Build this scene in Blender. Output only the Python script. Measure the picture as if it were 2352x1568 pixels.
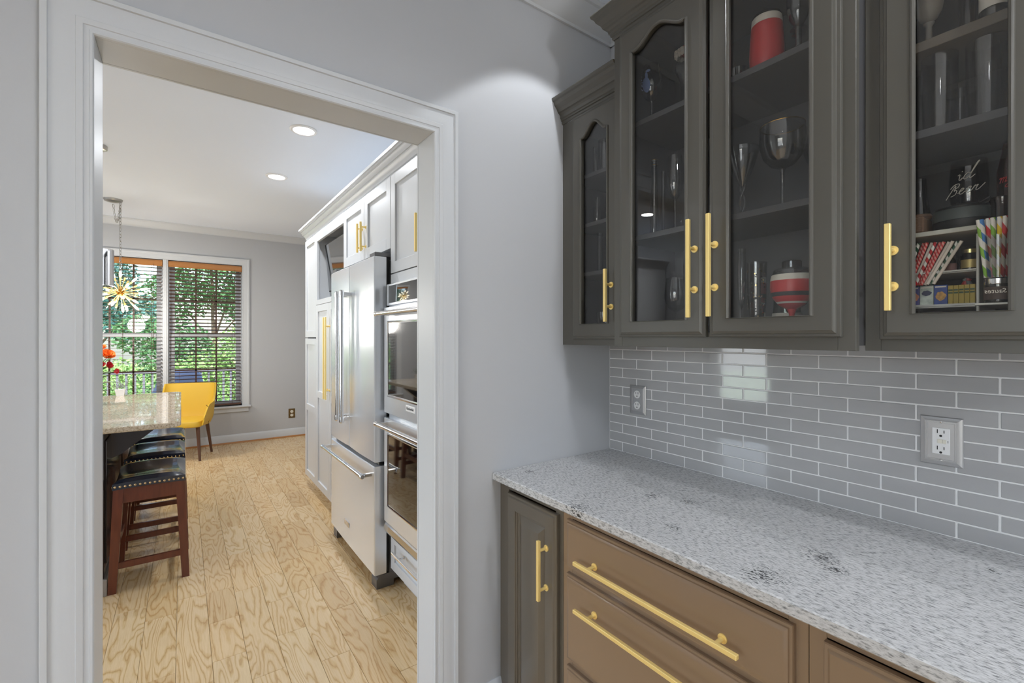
import bpy, math, random
from math import sin, cos, pi, radians, sqrt, atan2
from mathutils import Vector, Matrix
random.seed(7)
for o in list(bpy.data.objects): bpy.data.objects.remove(o, do_unlink=True)
SC = bpy.context.scene
COL = SC.collection

# ------------------------------------------------------------------ camera
HCAM = 1.418
cd = bpy.data.cameras.new('camera'); cam = bpy.data.objects.new('camera', cd); COL.objects.link(cam)
cd.sensor_width = 36.0; cd.sensor_fit = 'HORIZONTAL'; cd.lens = 1055 / 2352 * 36
cam.location = (0, 0, HCAM); cam.rotation_euler = (pi / 2, 0, -atan2(756, 1055))
cd.shift_y = -10 / 2352; cd.clip_start = 0.02; cd.clip_end = 200
SC.camera = cam

# ------------------------------------------------------------------ colour management, sky, sun, daylight
SC.view_settings.view_transform = 'Standard'; SC.view_settings.look = 'None'
SC.view_settings.exposure = 0.0; SC.view_settings.gamma = 1.0; SC.view_settings.use_curve_mapping = False
W = bpy.data.worlds.new('world'); SC.world = W; W.use_nodes = True
wn = W.node_tree.nodes; wn.clear()
sky = wn.new('ShaderNodeTexSky'); sky.sky_type = 'NISHITA'; sky.sun_disc = False
sky.sun_elevation = radians(48); sky.sun_rotation = radians(215); sky.air_density = 1.0; sky.dust_density = 2.0; sky.ozone_density = 1.0
bg = wn.new('ShaderNodeBackground'); bg.inputs[1].default_value = 0.8
wo = wn.new('ShaderNodeOutputWorld')
W.node_tree.links.new(sky.outputs[0], bg.inputs[0]); W.node_tree.links.new(bg.outputs[0], wo.inputs[0])

def lamp(name, kind, loc, power, color=(1, 1, 1), rot=(0, 0, 0), **kw):
    d = bpy.data.lights.new(name, kind); d.energy = power; d.color = color
    for k, v in kw.items(): setattr(d, k, v)
    o = bpy.data.objects.new(name, d); COL.objects.link(o); o.location = loc; o.rotation_euler = rot
    return o
lamp('sun', 'SUN', (6, 4, 12), 9.0, (1.0, 0.95, 0.86), (radians(42), 0, radians(35)), angle=radians(0.8))
COOL = (0.925, 0.97, 1.035); NEUT = (0.955, 0.985, 1.03)
# daylight through the kitchen side window, and fill through an added dining window
lamp('daylight_left_window', 'AREA', (-3.05, 2.725, 1.45), 54, COOL, (0, radians(-90), 0), shape='RECTANGLE', size=1.9, size_y=1.7)
lamp('fill_dining_window', 'AREA', (-3.05, -0.37, 1.45), 24, COOL, (0, radians(-90), 0), shape='RECTANGLE', size=1.7, size_y=1.75)
# ceiling downlights
KITCHEN_LIGHTS = [(0.675, 3.40), (0.675, 4.52), (-1.9, 3.40), (-1.9, 4.52), (-1.9, 5.9)]
PANTRY_LIGHTS = [(1.142, 1.086), (0.75, -0.6), (-0.9, -0.4)]  # first one casts the wall scallop; the other two are added fill, unseen
CEIL = 2.84
for i, (x, y) in enumerate(KITCHEN_LIGHTS):
    lamp('kitchen_downlight_lamp', 'AREA', (x, y, CEIL - 0.012), 12.5, NEUT, (0, 0, 0), shape='DISK', size=0.12)
lamp('pantry_down_and_fill_lamp', 'SPOT', (1.142, 1.086, CEIL - 0.02), 16, NEUT, (0, 0, 0), spot_size=radians(89), spot_blend=0.12, shadow_soft_size=0.02)
for (x, y) in PANTRY_LIGHTS[1:]:
    lamp('pantry_down_and_fill_lamp', 'SPOT', (x, y, CEIL - 0.03), 40 if x > 0 else 2, NEUT, (0, 0, 0), spot_size=radians(166), spot_blend=0.35, shadow_soft_size=0.06)

# ------------------------------------------------------------------ helpers
def lin(c):
    return tuple(((v / 255) / 12.92 if v / 255 <= 0.04045 else (((v / 255) + 0.055) / 1.055) ** 2.4) for v in c)
def wloc(o):
    v = Vector((0, 0, 0))
    while o: v += o.location; o = o.parent
    return v
class MB:
    def __init__(s): s.v = []; s.f = []; s.m = Matrix.Identity(4)
    def add(s, vs, fs):
        n = len(s.v); s.v += [tuple(s.m @ Vector(p)) for p in vs]; s.f += [tuple(i + n for i in f) for f in fs]; return s
    def box(s, x0, y0, z0, x1, y1, z1, b=0.0):
        x0, x1 = min(x0, x1), max(x0, x1); y0, y1 = min(y0, y1), max(y0, y1); z0, z1 = min(z0, z1), max(z0, z1)
        b = min(b, (x1 - x0) * .49, (y1 - y0) * .49, (z1 - z0) * .49)
        if b <= 0:
            return s.add([(x0, y0, z0), (x1, y0, z0), (x1, y1, z0), (x0, y1, z0), (x0, y0, z1), (x1, y0, z1), (x1, y1, z1), (x0, y1, z1)],
                         [(3, 2, 1, 0), (4, 5, 6, 7), (0, 1, 5, 4), (1, 2, 6, 5), (2, 3, 7, 6), (3, 0, 4, 7)])
        vs = []; idx = {}
        for i, X in enumerate((x0, x1)):
            for j, Y in enumerate((y0, y1)):
                for k, Z in enumerate((z0, z1)):
                    sx, sy, sz = (b if i == 0 else -b), (b if j == 0 else -b), (b if k == 0 else -b)
                    for a, p in (('x', (X, Y + sy, Z + sz)), ('y', (X + sx, Y, Z + sz)), ('z', (X + sx, Y + sy, Z))):
                        idx[(i, j, k, a)] = len(vs); vs.append(p)
        I = lambda i, j, k, a: idx[(i, j, k, a)]
        fs = [(I(0,0,0,'x'), I(0,0,1,'x'), I(0,1,1,'x'), I(0,1,0,'x')), (I(1,0,0,'x'), I(1,1,0,'x'), I(1,1,1,'x'), I(1,0,1,'x')),
              (I(0,0,0,'y'), I(1,0,0,'y'), I(1,0,1,'y'), I(0,0,1,'y')), (I(0,1,0,'y'), I(0,1,1,'y'), I(1,1,1,'y'), I(1,1,0,'y')),
              (I(0,0,0,'z'), I(0,1,0,'z'), I(1,1,0,'z'), I(1,0,0,'z')), (I(0,0,1,'z'), I(1,0,1,'z'), I(1,1,1,'z'), I(0,1,1,'z'))]
        def orient(f, c):
            p = [Vector(vs[i]) for i in f]; n = (p[1] - p[0]).cross(p[2] - p[0]); return f if n.dot(sum(p, Vector()) / len(p) - c) > 0 else f[::-1]
        c = Vector(((x0 + x1) / 2, (y0 + y1) / 2, (z0 + z1) / 2))
        e = []
        for i in (0, 1):
            for j in (0, 1):
                e.append((I(i,j,0,'x'), I(i,j,1,'x'), I(i,j,1,'y'), I(i,j,0,'y')))
                e.append((I(i,0,j,'x'), I(i,1,j,'x'), I(i,1,j,'z'), I(i,0,j,'z')))
                e.append((I(0,i,j,'y'), I(1,i,j,'y'), I(1,i,j,'z'), I(0,i,j,'z')))
                for k in (0, 1): e.append((I(i,j,k,'x'), I(i,j,k,'y'), I(i,j,k,'z')))
        return s.add(vs, [orient(f, c) for f in fs + e])
    def tube(s, pts, r, n=12, caps=True, closed=False):
        pts = [Vector(p) for p in pts]; N = len(pts); rs = r if isinstance(r, (list, tuple)) else [r] * N
        vs = []; up = None
        for i in range(N):
            a = pts[i - 1] if (i > 0 or closed) else pts[i]; b = pts[(i + 1) % N] if (i < N - 1 or closed) else pts[i]
            d = (b - a); d = d.normalized() if d.length > 1e-9 else Vector((0, 0, 1))
            if up is None:
                up = Vector((0, 0, 1)) if abs(d.z) < .9 else Vector((1, 0, 0))
            u = d.cross(up); u = u.normalized() if u.length > 1e-6 else d.orthogonal().normalized()
            w = u.cross(d).normalized(); up = w
            for k in range(n):
                t = 2 * pi * k / n; vs.append(pts[i] + (u * cos(t) + w * sin(t)) * rs[i])
        fs = []
        for i in range(N if closed else N - 1):
            j = (i + 1) % N
            for k in range(n):
                l = (k + 1) % n; fs.append((i * n + k, j * n + k, j * n + l, i * n + l)[::-1])
        if caps and not closed: fs += [tuple(range(n)), tuple((N - 1) * n + k for k in range(n))[::-1]]
        return s.add(vs, [f[::-1] for f in fs])
    def cyl(s, p0, p1, r, r1=None, n=16): return s.tube([p0, p1], [r, r if r1 is None else r1], n)
    def lathe(s, prof, c=(0, 0, 0), n=28, axis='z', closed=False):
        vs = []; fs = []; P = len(prof)
        for (r, z) in prof:
            for k in range(n):
                t = 2 * pi * k / n; a, b = r * cos(t), r * sin(t)
                if axis == 'z': vs.append((c[0] + a, c[1] + b, c[2] + z))
                elif axis == 'x': vs.append((c[0] + z, c[1] + a, c[2] + b))
                else: vs.append((c[0] + b, c[1] + z, c[2] + a))
        for i in range(P if closed else P - 1):
            j = (i + 1) % P
            for k in range(n):
                l = (k + 1) % n; fs.append((i * n + k, i * n + l, j * n + l, j * n + k))
        if not closed:
            if prof[0][0] > 1e-5: fs.append(tuple(range(n))[::-1])
            if prof[-1][0] > 1e-5: fs.append(tuple((P - 1) * n + k for k in range(n)))
        return s.add(vs, fs)
    def prism(s, poly, axis, a0, a1):
        n = len(poly)
        def P(p, a):
            return {'x': (a, p[0], p[1]), 'y': (p[0], a, p[1]), 'z': (p[0], p[1], a)}[axis]
        vs = [P(p, a0) for p in poly] + [P(p, a1) for p in poly]
        fs = [tuple(range(n))[::-1], tuple(range(n, 2 * n))] + [(i, (i + 1) % n, n + (i + 1) % n, n + i) for i in range(n)]
        return s.add(vs, fs)
    def ringslab(s, x, y0, y1, z0, z1, rings):
        """slab facing -x, back at x; rings = (inset, height) from the outer edge to the centre"""
        vs = []; fs = []
        for (i, h) in rings:
            vs += [(x - h, y0 + i, z0 + i), (x - h, y1 - i, z0 + i), (x - h, y1 - i, z1 - i), (x - h, y0 + i, z1 - i)]
        for r in range(len(rings) - 1):
            for k in range(4):
                l = (k + 1) % 4; fs.append((r * 4 + k, r * 4 + 4 + k, r * 4 + 4 + l, r * 4 + l))
        e = (len(rings) - 1) * 4; fs.append((e, e + 3, e + 2, e + 1)); fs.append((0, 1, 2, 3))
        return s.add(vs, fs)
    def sweep(s, prof, path, place, closed=False):
        """prof (offset outward, height) swept round a mitred 2D path; place(a,b,h)->xyz"""
        N = len(path); vs = []; fs = []; P = len(prof)
        for i in range(N):
            p = Vector(path[i]); a = Vector(path[i - 1]) if (i > 0 or closed) else None; b = Vector(path[(i + 1) % N]) if (i < N - 1 or closed) else None
            def nrm(u, w): d = (w - u).normalized(); return Vector((-d.y, d.x))
            if a is None: m = nrm(p, b)
            elif b is None: m = nrm(a, p)
            else:
                n1, n2 = nrm(a, p), nrm(p, b); m = (n1 + n2); m = m / max(m.dot(n1), 1e-6)
            for (o, h) in prof:
                q = p + m * o; vs.append(place(q.x, q.y, h))
        for i in range(N if closed else N - 1):
            j = (i + 1) % N
            for k in range(P - 1): fs.append((i * P + k, j * P + k, j * P + k + 1, i * P + k + 1))
        if not closed: fs += [tuple(range(P)), tuple((N - 1) * P + k for k in range(P))[::-1]]
        return s.add(vs, fs)
    def mesh(s, name, mat, ang=32, off=None):
        me = bpy.data.meshes.new(name)
        vs = s.v if off is None else [(a - off[0], b - off[1], c - off[2]) for a, b, c in s.v]
        me.from_pydata(vs, [], s.f); me.update()
        if mat: me.materials.append(mat)
        me.polygons.foreach_set('use_smooth', [True] * len(me.polygons))
        try: me.set_sharp_from_angle(angle=radians(ang))
        except Exception: pass
        return me
    def fixn(s):
        s.fix = True; return s
    def obj(s, name, mat, parent=None, ang=32, at=None):
        off = wloc(parent) if parent else (Vector(at) if at else Vector((0, 0, 0)))
        me = s.mesh(name, mat, ang, off)
        if getattr(s, 'fix', False):
            import bmesh
            b = bmesh.new(); b.from_mesh(me); bmesh.ops.recalc_face_normals(b, faces=b.faces); b.to_mesh(me); b.free()
        o = bpy.data.objects.new(name, me); COL.objects.link(o)
        if parent: o.parent = parent
        elif at: o.location = at
        return o
def tag(o, label=None, cat=None, group=None, kind=None):
    for k, v in (('label', label), ('category', cat), ('group', group), ('kind', kind)):
        if v: o[k] = v
    return o
def thing(name, loc, label, cat, group=None, rz=0, kind=None):
    o = bpy.data.objects.new(name, None); COL.objects.link(o); o.location = loc; o.rotation_euler[2] = rz; o.empty_display_size = .05
    return tag(o, label, cat, group, kind)
def copy_tree(o, parent=None):
    c = o.copy(); COL.objects.link(c); c.parent = parent
    for ch in list(o.children): copy_tree(ch, c)
    return c
def put(mesh, name, loc, parent=None, rot=None):
    o = bpy.data.objects.new(name, mesh); COL.objects.link(o)
    o.location = Vector(loc) - (wloc(parent) if parent else Vector((0, 0, 0)))
    if rot: o.rotation_euler = rot
    if parent: o.parent = parent
    return o
def box(*a): return MB().box(*a)

# ------------------------------------------------------------------ materials
def new_mat(name):
    m = bpy.data.materials.new(name); m.use_nodes = True; nt = m.node_tree; b = nt.nodes['Principled BSDF']; return m, nt, b
def mat(name, rgb, rough=.5, metal=0.0, spec=.5, coat=0.0, bump=0.0, bscale=40.0, vary=0.0, bstretch=(1, 1, 1), aniso=0.0, sheen=0.0, trans=0.0, emit=None, es=0.0):
    m, nt, b = new_mat(name); c = lin(rgb); L = nt.links.new
    b.inputs['Base Color'].default_value = (*c, 1); b.inputs['Roughness'].default_value = rough; b.inputs['Metallic'].default_value = metal
    b.inputs['Specular IOR Level'].default_value = spec; b.inputs['Coat Weight'].default_value = coat; b.inputs['Coat Roughness'].default_value = .06
    b.inputs['Anisotropic'].default_value = aniso; b.inputs['Sheen Weight'].default_value = sheen
    if emit: b.inputs['Emission Color'].default_value = (*emit, 1); b.inputs['Emission Strength'].default_value = es
    if bump or vary:
        g = nt.nodes.new('ShaderNodeNewGeometry'); mp = nt.nodes.new('ShaderNodeMapping'); mp.inputs['Scale'].default_value = bstretch; L(g.outputs['Position'], mp.inputs['Vector'])
        n = nt.nodes.new('ShaderNodeTexNoise'); n.inputs['Scale'].default_value = bscale; n.inputs['Detail'].default_value = 4; L(mp.outputs[0], n.inputs['Vector'])
        if bump:
            bp = nt.nodes.new('ShaderNodeBump'); bp.inputs['Strength'].default_value = bump; bp.inputs['Distance'].default_value = .002; L(n.outputs['Fac'], bp.inputs['Height']); L(bp.outputs[0], b.inputs['Normal'])
        if vary:
            r = nt.nodes.new('ShaderNodeValToRGB'); r.color_ramp.elements[0].color = (*[x * (1 - vary) for x in c], 1); r.color_ramp.elements[1].color = (*[min(1, x * (1 + vary)) for x in c], 1)
            r.color_ramp.elements[0].position = .3; r.color_ramp.elements[1].position = .7; L(n.outputs['Fac'], r.inputs[0]); L(r.outputs[0], b.inputs['Base Color'])
    return m
def glass_mat(name, tint=(1, 1, 1), r0=.045, edge=0.9):
    m = bpy.data.materials.new(name); m.use_nodes = True; nt = m.node_tree; nt.nodes.clear(); L = nt.links.new
    lw = nt.nodes.new('ShaderNodeLayerWeight'); lw.inputs[0].default_value = .5
    p = nt.nodes.new('ShaderNodeMath'); p.operation = 'POWER'; p.inputs[1].default_value = 5; L(lw.outputs['Facing'], p.inputs[0])
    ma = nt.nodes.new('ShaderNodeMath'); ma.operation = 'MULTIPLY_ADD'; ma.inputs[1].default_value = edge; ma.inputs[2].default_value = r0; L(p.outputs[0], ma.inputs[0])
    t = nt.nodes.new('ShaderNodeBsdfTransparent'); t.inputs[0].default_value = (*tint, 1)
    g = nt.nodes.new('ShaderNodeBsdfGlossy'); g.inputs['Roughness'].default_value = 0.0
    mx = nt.nodes.new('ShaderNodeMixShader'); L(ma.outputs[0], mx.inputs[0]); L(t.outputs[0], mx.inputs[1]); L(g.outputs[0], mx.inputs[2])
    o = nt.nodes.new('ShaderNodeOutputMaterial'); L(mx.outputs[0], o.inputs[0]); return m
def emis(name, rgb, s):
    m = bpy.data.materials.new(name); m.use_nodes = True; nt = m.node_tree; nt.nodes.clear()
    e = nt.nodes.new('ShaderNodeEmission'); e.inputs[0].default_value = (*rgb, 1); e.inputs[1].default_value = s
    o = nt.nodes.new('ShaderNodeOutputMaterial'); nt.links.new(e.outputs[0], o.inputs[0]); return m
def ramp(nt, src, stops):
    r = nt.nodes.new('ShaderNodeValToRGB'); cr = r.color_ramp
    while len(cr.elements) < len(stops): cr.elements.new(.5)
    for e, (p, c) in zip(cr.elements, stops): e.position = p; e.color = (*c, 1) if len(c) == 3 else c
    nt.links.new(src, r.inputs[0]); return r.outputs[0]
def mixc(nt, fac, a, b, mode='MIX'):
    n = nt.nodes.new('ShaderNodeMix'); n.data_type = 'RGBA'; n.blend_type = mode
    for i, v in ((0, fac), (6, a), (7, b)):
        if hasattr(v, 'links'): nt.links.new(v, n.inputs[i])
        else: n.inputs[i].default_value = v if i == 0 else (*v, 1)
    return n.outputs[2]
def mth(nt, op, a, b=None, c=None):
    n = nt.nodes.new('ShaderNodeMath'); n.operation = op
    for i, v in enumerate((a, b, c)):
        if v is None: continue
        if hasattr(v, 'links'): nt.links.new(v, n.inputs[i])
        else: n.inputs[i].default_value = v
    return n.outputs[0]
def mapped(nt, scale, rot=(0, 0, 0), off=None):
    g = nt.nodes.new('ShaderNodeNewGeometry'); v = g.outputs['Position']
    if off is not None:
        a = nt.nodes.new('ShaderNodeVectorMath'); a.operation = 'ADD'; nt.links.new(v, a.inputs[0]); nt.links.new(off, a.inputs[1]); v = a.outputs[0]
    mp = nt.nodes.new('ShaderNodeMapping'); mp.inputs['Scale'].default_value = scale; mp.inputs['Rotation'].default_value = rot; nt.links.new(v, mp.inputs['Vector']); return mp.outputs[0]
def noise(nt, vec, scale, detail=3, rough=.5, dist=0.0):
    n = nt.nodes.new('ShaderNodeTexNoise'); n.inputs['Scale'].default_value = scale; n.inputs['Detail'].default_value = detail; n.inputs['Roughness'].default_value = rough; n.inputs['Distortion'].default_value = dist
    nt.links.new(vec, n.inputs['Vector']); return n.outputs['Fac']
def oak_mat():
    m, nt, b = new_mat('oak_plank'); L = nt.links.new
    oi = nt.nodes.new('ShaderNodeObjectInfo'); g = nt.nodes.new('ShaderNodeNewGeometry')
    rnd = mth(nt, 'FRACT', mth(nt, 'ADD', oi.outputs['Random'], g.outputs['Random Per Island']))
    cx = nt.nodes.new('ShaderNodeCombineXYZ'); L(mth(nt, 'MULTIPLY', rnd, 31.7), cx.inputs[0]); L(mth(nt, 'MULTIPLY', rnd, 57.3), cx.inputs[1]); L(mth(nt, 'MULTIPLY', rnd, 91.1), cx.inputs[2])
    v = mapped(nt, (8.0, 1.35, 1.0), off=cx.outputs[0])
    n1 = noise(nt, v, 1.0, 2.0, .42, .55)
    n2 = noise(nt, mapped(nt, (60, 14, 1), off=cx.outputs[0]), 1.0, 2, .5)
    h = mth(nt, 'MULTIPLY_ADD', n2, .035, n1)
    saw = mth(nt, 'FRACT', mth(nt, 'MULTIPLY', h, 15.0))
    A, B, D = lin((226, 201, 160)), lin((212, 181, 133)), lin((188, 151, 100))
    c = ramp(nt, saw, [(0.0, D), (.12, B), (.30, A), (.74, A), (.93, B), (1.0, D)])
    fine = noise(nt, mapped(nt, (260, 9, 1), off=cx.outputs[0]), 1.0, 3, .6)
    c = mixc(nt, .22, c, ramp(nt, fine, [(.35, lin((190, 152, 100))), (.6, lin((228, 202, 160)))]))
    tint = ramp(nt, rnd, [(0.0, (.84, .78, .70)), (.3, (1, .96, .91)), (.6, (1, 1, 1)), (.8, (.97, .95, .93)), (1.0, (.90, .84, .74))])
    c = mixc(nt, 1.0, c, tint, 'MULTIPLY')
    L(c, b.inputs['Base Color']); b.inputs['Roughness'].default_value = .27; b.inputs['Specular IOR Level'].default_value = .5
    bp = nt.nodes.new('ShaderNodeBump'); bp.inputs['Strength'].default_value = .08; bp.inputs['Distance'].default_value = .001; L(saw, bp.inputs['Height']); L(bp.outputs[0], b.inputs['Normal'])
    return m
def granite_mat(name, base, dark, pale, spots=(), streak=(230, 75, 230), rot=.25, rough=.12, amt=1.0):
    m, nt, b = new_mat(name); L = nt.links.new
    v = mapped(nt, streak, (0, 0, rot)); f = noise(nt, v, 1.0, 4, .62)
    c = ramp(nt, f, [(.28, dark), (.40, tuple(.55 * a + .45 * d for a, d in zip(base, dark))), (.47, base), (.62, pale)])
    cl = noise(nt, mapped(nt, (5, 3, 5)), 1.0, 3, .5)
    c = mixc(nt, mth(nt, 'MULTIPLY', cl, .45), c, tuple(x * .72 for x in base))
    f2 = noise(nt, mapped(nt, (420, 110, 420), (0, 0, rot)), 1.0, 2, .5)
    c = mixc(nt, ramp(nt, f2, [(.30, (.55,) * 3), (.40, (0, 0, 0))]), c, dark)
    if spots:
        tot = None
        for (x, y, z, r) in spots:
            g = nt.nodes.new('ShaderNodeNewGeometry'); d = nt.nodes.new('ShaderNodeVectorMath'); d.operation = 'DISTANCE'; L(g.outputs['Position'], d.inputs[0]); d.inputs[1].default_value = (x, y, z)
            k = mth(nt, 'SUBTRACT', 1.0, mth(nt, 'DIVIDE', d.outputs['Value'], r)); tot = k if tot is None else mth(nt, 'MAXIMUM', tot, k)
        tot = mth(nt, 'MAXIMUM', tot, 0.0)
        s = noise(nt, mapped(nt, (300, 90, 300), (0, 0, rot + .3)), 1.0, 3, .6)
        k = mth(nt, 'MULTIPLY', mth(nt, 'GREATER_THAN', mth(nt, 'ADD', s, mth(nt, 'MULTIPLY', tot, .17)), .655), mth(nt, 'MINIMUM', mth(nt, 'MULTIPLY', tot, 6), 1.0))
        c = mixc(nt, mth(nt, 'MULTIPLY', k, .92), c, lin((38, 38, 40)))
    L(c, b.inputs['Base Color']); b.inputs['Roughness'].default_value = rough
    return m
def striped_mat(name, c1, c2, period=.03, turns=1.0):
    """helical stripes round the object's own z axis"""
    m, nt, b = new_mat(name); L = nt.links.new
    tc = nt.nodes.new('ShaderNodeTexCoord'); sp = nt.nodes.new('ShaderNodeSeparateXYZ'); L(tc.outputs['Object'], sp.inputs[0])
    a = mth(nt, 'DIVIDE', mth(nt, 'ARCTAN2', sp.outputs[1], sp.outputs[0]), 2 * pi)
    f = mth(nt, 'FRACT', mth(nt, 'ADD', mth(nt, 'DIVIDE', sp.outputs[2], period), mth(nt, 'MULTIPLY', a, turns)))
    L(mixc(nt, mth(nt, 'GREATER_THAN', f, .5), lin(c1), lin(c2)), b.inputs['Base Color']); b.inputs['Roughness'].default_value = .55
    return m

WALL = mat('grey_wall_paint', (188, 190, 193), .62, bump=.05, bscale=260)
CEILM = mat('ceiling_paint', (233, 240, 250), .8)
TRIM = mat('white_trim_gloss', (205, 208, 211), .38, spec=.35, bump=.06, bscale=30, bstretch=(6, 6, 1))
WHITE = mat('white_cabinet_paint', (214, 217, 220), .34)
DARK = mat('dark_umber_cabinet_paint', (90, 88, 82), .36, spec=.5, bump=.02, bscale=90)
DARK_FLOORLIT = mat('dark_umber_floor_bounce', (144, 119, 94), .3, spec=.6, coat=.35, bump=.02, bscale=90)  # same dark umber paint, browned with the warm light bounced off the floor
DARK_HALFLIT = mat('dark_umber_half_bounce', (102, 94, 82), .3, spec=.6, coat=.35, bump=.02, bscale=90)  # same paint again with less floor light mixed in, for the narrow cabinet
DARKIN = mat('dark_cabinet_interior', (76, 76, 78), .5)
GOLD = mat('brushed_gold', (255, 227, 148), .42, metal=.38, bump=.03, bscale=300, bstretch=(1, 1, .05))
STEEL = mat('stainless_steel', (236, 240, 245), .25, metal=.62, bump=.05, bscale=7, bstretch=(1, 3, .35))
STEELH = mat('polished_steel', (225, 225, 226), .16, metal=1.0)
STEELD = mat('dark_steel_side', (120, 120, 122), .38, metal=.8)
BLACKG = mat('black_glass', (10, 10, 11), .03, spec=.9, coat=.6)
BLACK = mat('black_plastic', (18, 18, 18), .45)
NICKEL = mat('satin_nickel', (190, 188, 184), .3, metal=1.0)
CHROME = mat('chrome', (235, 235, 238), .05, metal=1.0)
GLASS = glass_mat('clear_glass', (.94, .945, .94), .11)
PANE = glass_mat('cabinet_pane_glass', (.975, .975, .97), .05, .9)
WINPANE = glass_mat('window_pane_glass', (.97, .98, .98), .03, .9)
OAK = oak_mat()
SPOTS = [(1.06, 1.36, .9137, .035), (1.21, .93, .9137, .04), (1.26, .83, .9137, .035), (.952, .99, .905, .05), (1.06, .74, .9137, .03), (1.0, .48, .91, .06), (1.19, .44, .9137, .06), (1.15, .40, .9137, .035), (1.42, .20, .9137, .02)]
GRANITE = granite_mat('grey_speckled_granite', lin((205, 205, 205)), lin((92, 92, 94)), lin((226, 226, 226)),
    spots=SPOTS)
BEIGE = granite_mat('beige_granite', lin((200, 182, 155)), lin((120, 98, 72)), lin((222, 208, 186)), streak=(120, 80, 120), rot=.6, rough=.04)
TILE = mat('grey_glass_tile', (176, 176, 177), .05, spec=.6, coat=.5, bump=.10, bscale=9, bstretch=(1, 1, 3), vary=.03)
GROUT = mat('pale_grout', (238, 238, 238), .8)
SLATM = mat('brown_wood_slat', (96, 66, 52), .45)
VALANCE = mat('honey_wood_valance', (176, 118, 60), .4, bump=.05, bscale=40, bstretch=(1, 20, 20), vary=.08)
CHERRY = mat('dark_cherry_wood', (98, 45, 26), .28, coat=.3, vary=.22, bscale=12, bstretch=(5, 5, .6))
LEATHER = mat('navy_black_leather', (34, 40, 54), .24, coat=.6, bump=.12, bscale=220)
BRASSN = mat('brass_nailhead', (215, 190, 150), .25, metal=1.0)
YELLOW = mat('mustard_yellow_leather', (216, 176, 56), .5, bump=.08, bscale=260)
WALNUT = mat('walnut_leg', (92, 62, 46), .4, vary=.2, bscale=14, bstretch=(5, 5, .6))
ESPRESSO = mat('espresso_panel', (52, 44, 42), .16, coat=.3)
IVORY = mat('ivory_plastic', (232, 228, 214), .4)
WPLAST = mat('white_plastic', (236, 236, 236), .35)
PLATE = mat('pewter_cover_plate', (196, 196, 197), .33, metal=.75)
BRONZE = mat('antique_brass_plate', (120, 98, 62), .4, metal=.7)
BULB = emis('lit_bulb', (1.0, .86, .62), 9.0)
LENS = emis('lit_lens', (1.0, .99, .96), 6.0)
LEAFM = [mat('leaf_mid', (76, 118, 72), .35), mat('leaf_deep', (48, 86, 66), .35), mat('leaf_light', (128, 164, 92), .4), mat('leaf_cool', (66, 112, 104), .3)]
BARK = mat('bark', (92, 76, 62), .9, bump=.4, bscale=20)
LAWN = mat('lawn', (120, 160, 72), .9, vary=.3, bscale=3)
DECKM = mat('weathered_deck', (150, 140, 128), .8, vary=.15, bscale=10, bstretch=(1, 8, 1))
RAILM = mat('painted_railing', (112, 114, 122), .6)
COVER = mat('blue_grey_grill_cover', (92, 104, 128), .7, bump=.3, bscale=9)
# ------------------------------------------------------------------ room shell
X0, Y0 = 1.585, 1.4388          # right wall of the pantry, pantry face of the doorway wall
YB = 1.56                       # kitchen face of the doorway wall
YF = 7.17                       # far kitchen wall
XL, YR = -2.75, -3.2            # left wall, rear wall
OX0, OX1, OZ = -0.167, 0.697, 2.118
def struct(name, mb, m, label, parent=None, **k):
    o = mb.obj(name, m, parent, **k)
    if not parent: tag(o, label, 'structure', kind='structure')
    return o
floor = struct('floor', box(XL - .1, YR - .1, -.08, 1.75, YF + .1, -.012), mat('subfloor', (120, 92, 60), .8), 'light oak plank floor running from the pantry into the kitchen')
PW = .129; pm = {}
for Ln in (.33, .42, .52, .66, .80):
    pm[Ln] = box(-PW / 2 + .0005, 0.0005, -.0125, PW / 2 - .0005, Ln - .0005, 0, .0014).mesh('plank', OAK)
field = MB(); r_ = random.Random(3)
k0 = int((XL - .1042) / PW) - 1; k1 = int((1.70 - .1042) / PW) + 1
joint = {-3: 2.93, -2: 3.09, -1: 2.925, 0: 3.06, 1: 3.047, 2: 2.973, 3: 2.75, 4: 3.2}
for k in range(k0, k1):
    xc = .1042 + PW * (k - .5)          # plank k lies left of seam k
    vis = -0.75 < xc < 1.05
    y = joint.get(k, 2.9 + r_.uniform(-.3, .3)); ys = [y]
    seq = []
    while y > YR - .05: Ln = r_.choice((.33, .42, .52, .66, .80)); y -= Ln; seq.append((y, Ln))
    y = ys[0]
    while y < YF: Ln = r_.choice((.33, .42, .52, .66, .80)); seq.append((y, Ln)); y += Ln
    for (y, Ln) in seq:
        if vis and y > 1.15 and y < YF:
            put(pm[Ln], 'plank', (xc, y, 0), floor)
        else:
            field.box(xc - PW / 2 + .0004, y + .0004, -.0125, xc + PW / 2 - .0004, y + Ln - .0004, 0, .0012)
tag(field.obj('plank_field', OAK, floor), 'remaining oak planks out of the main view', kind='stuff')

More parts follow.
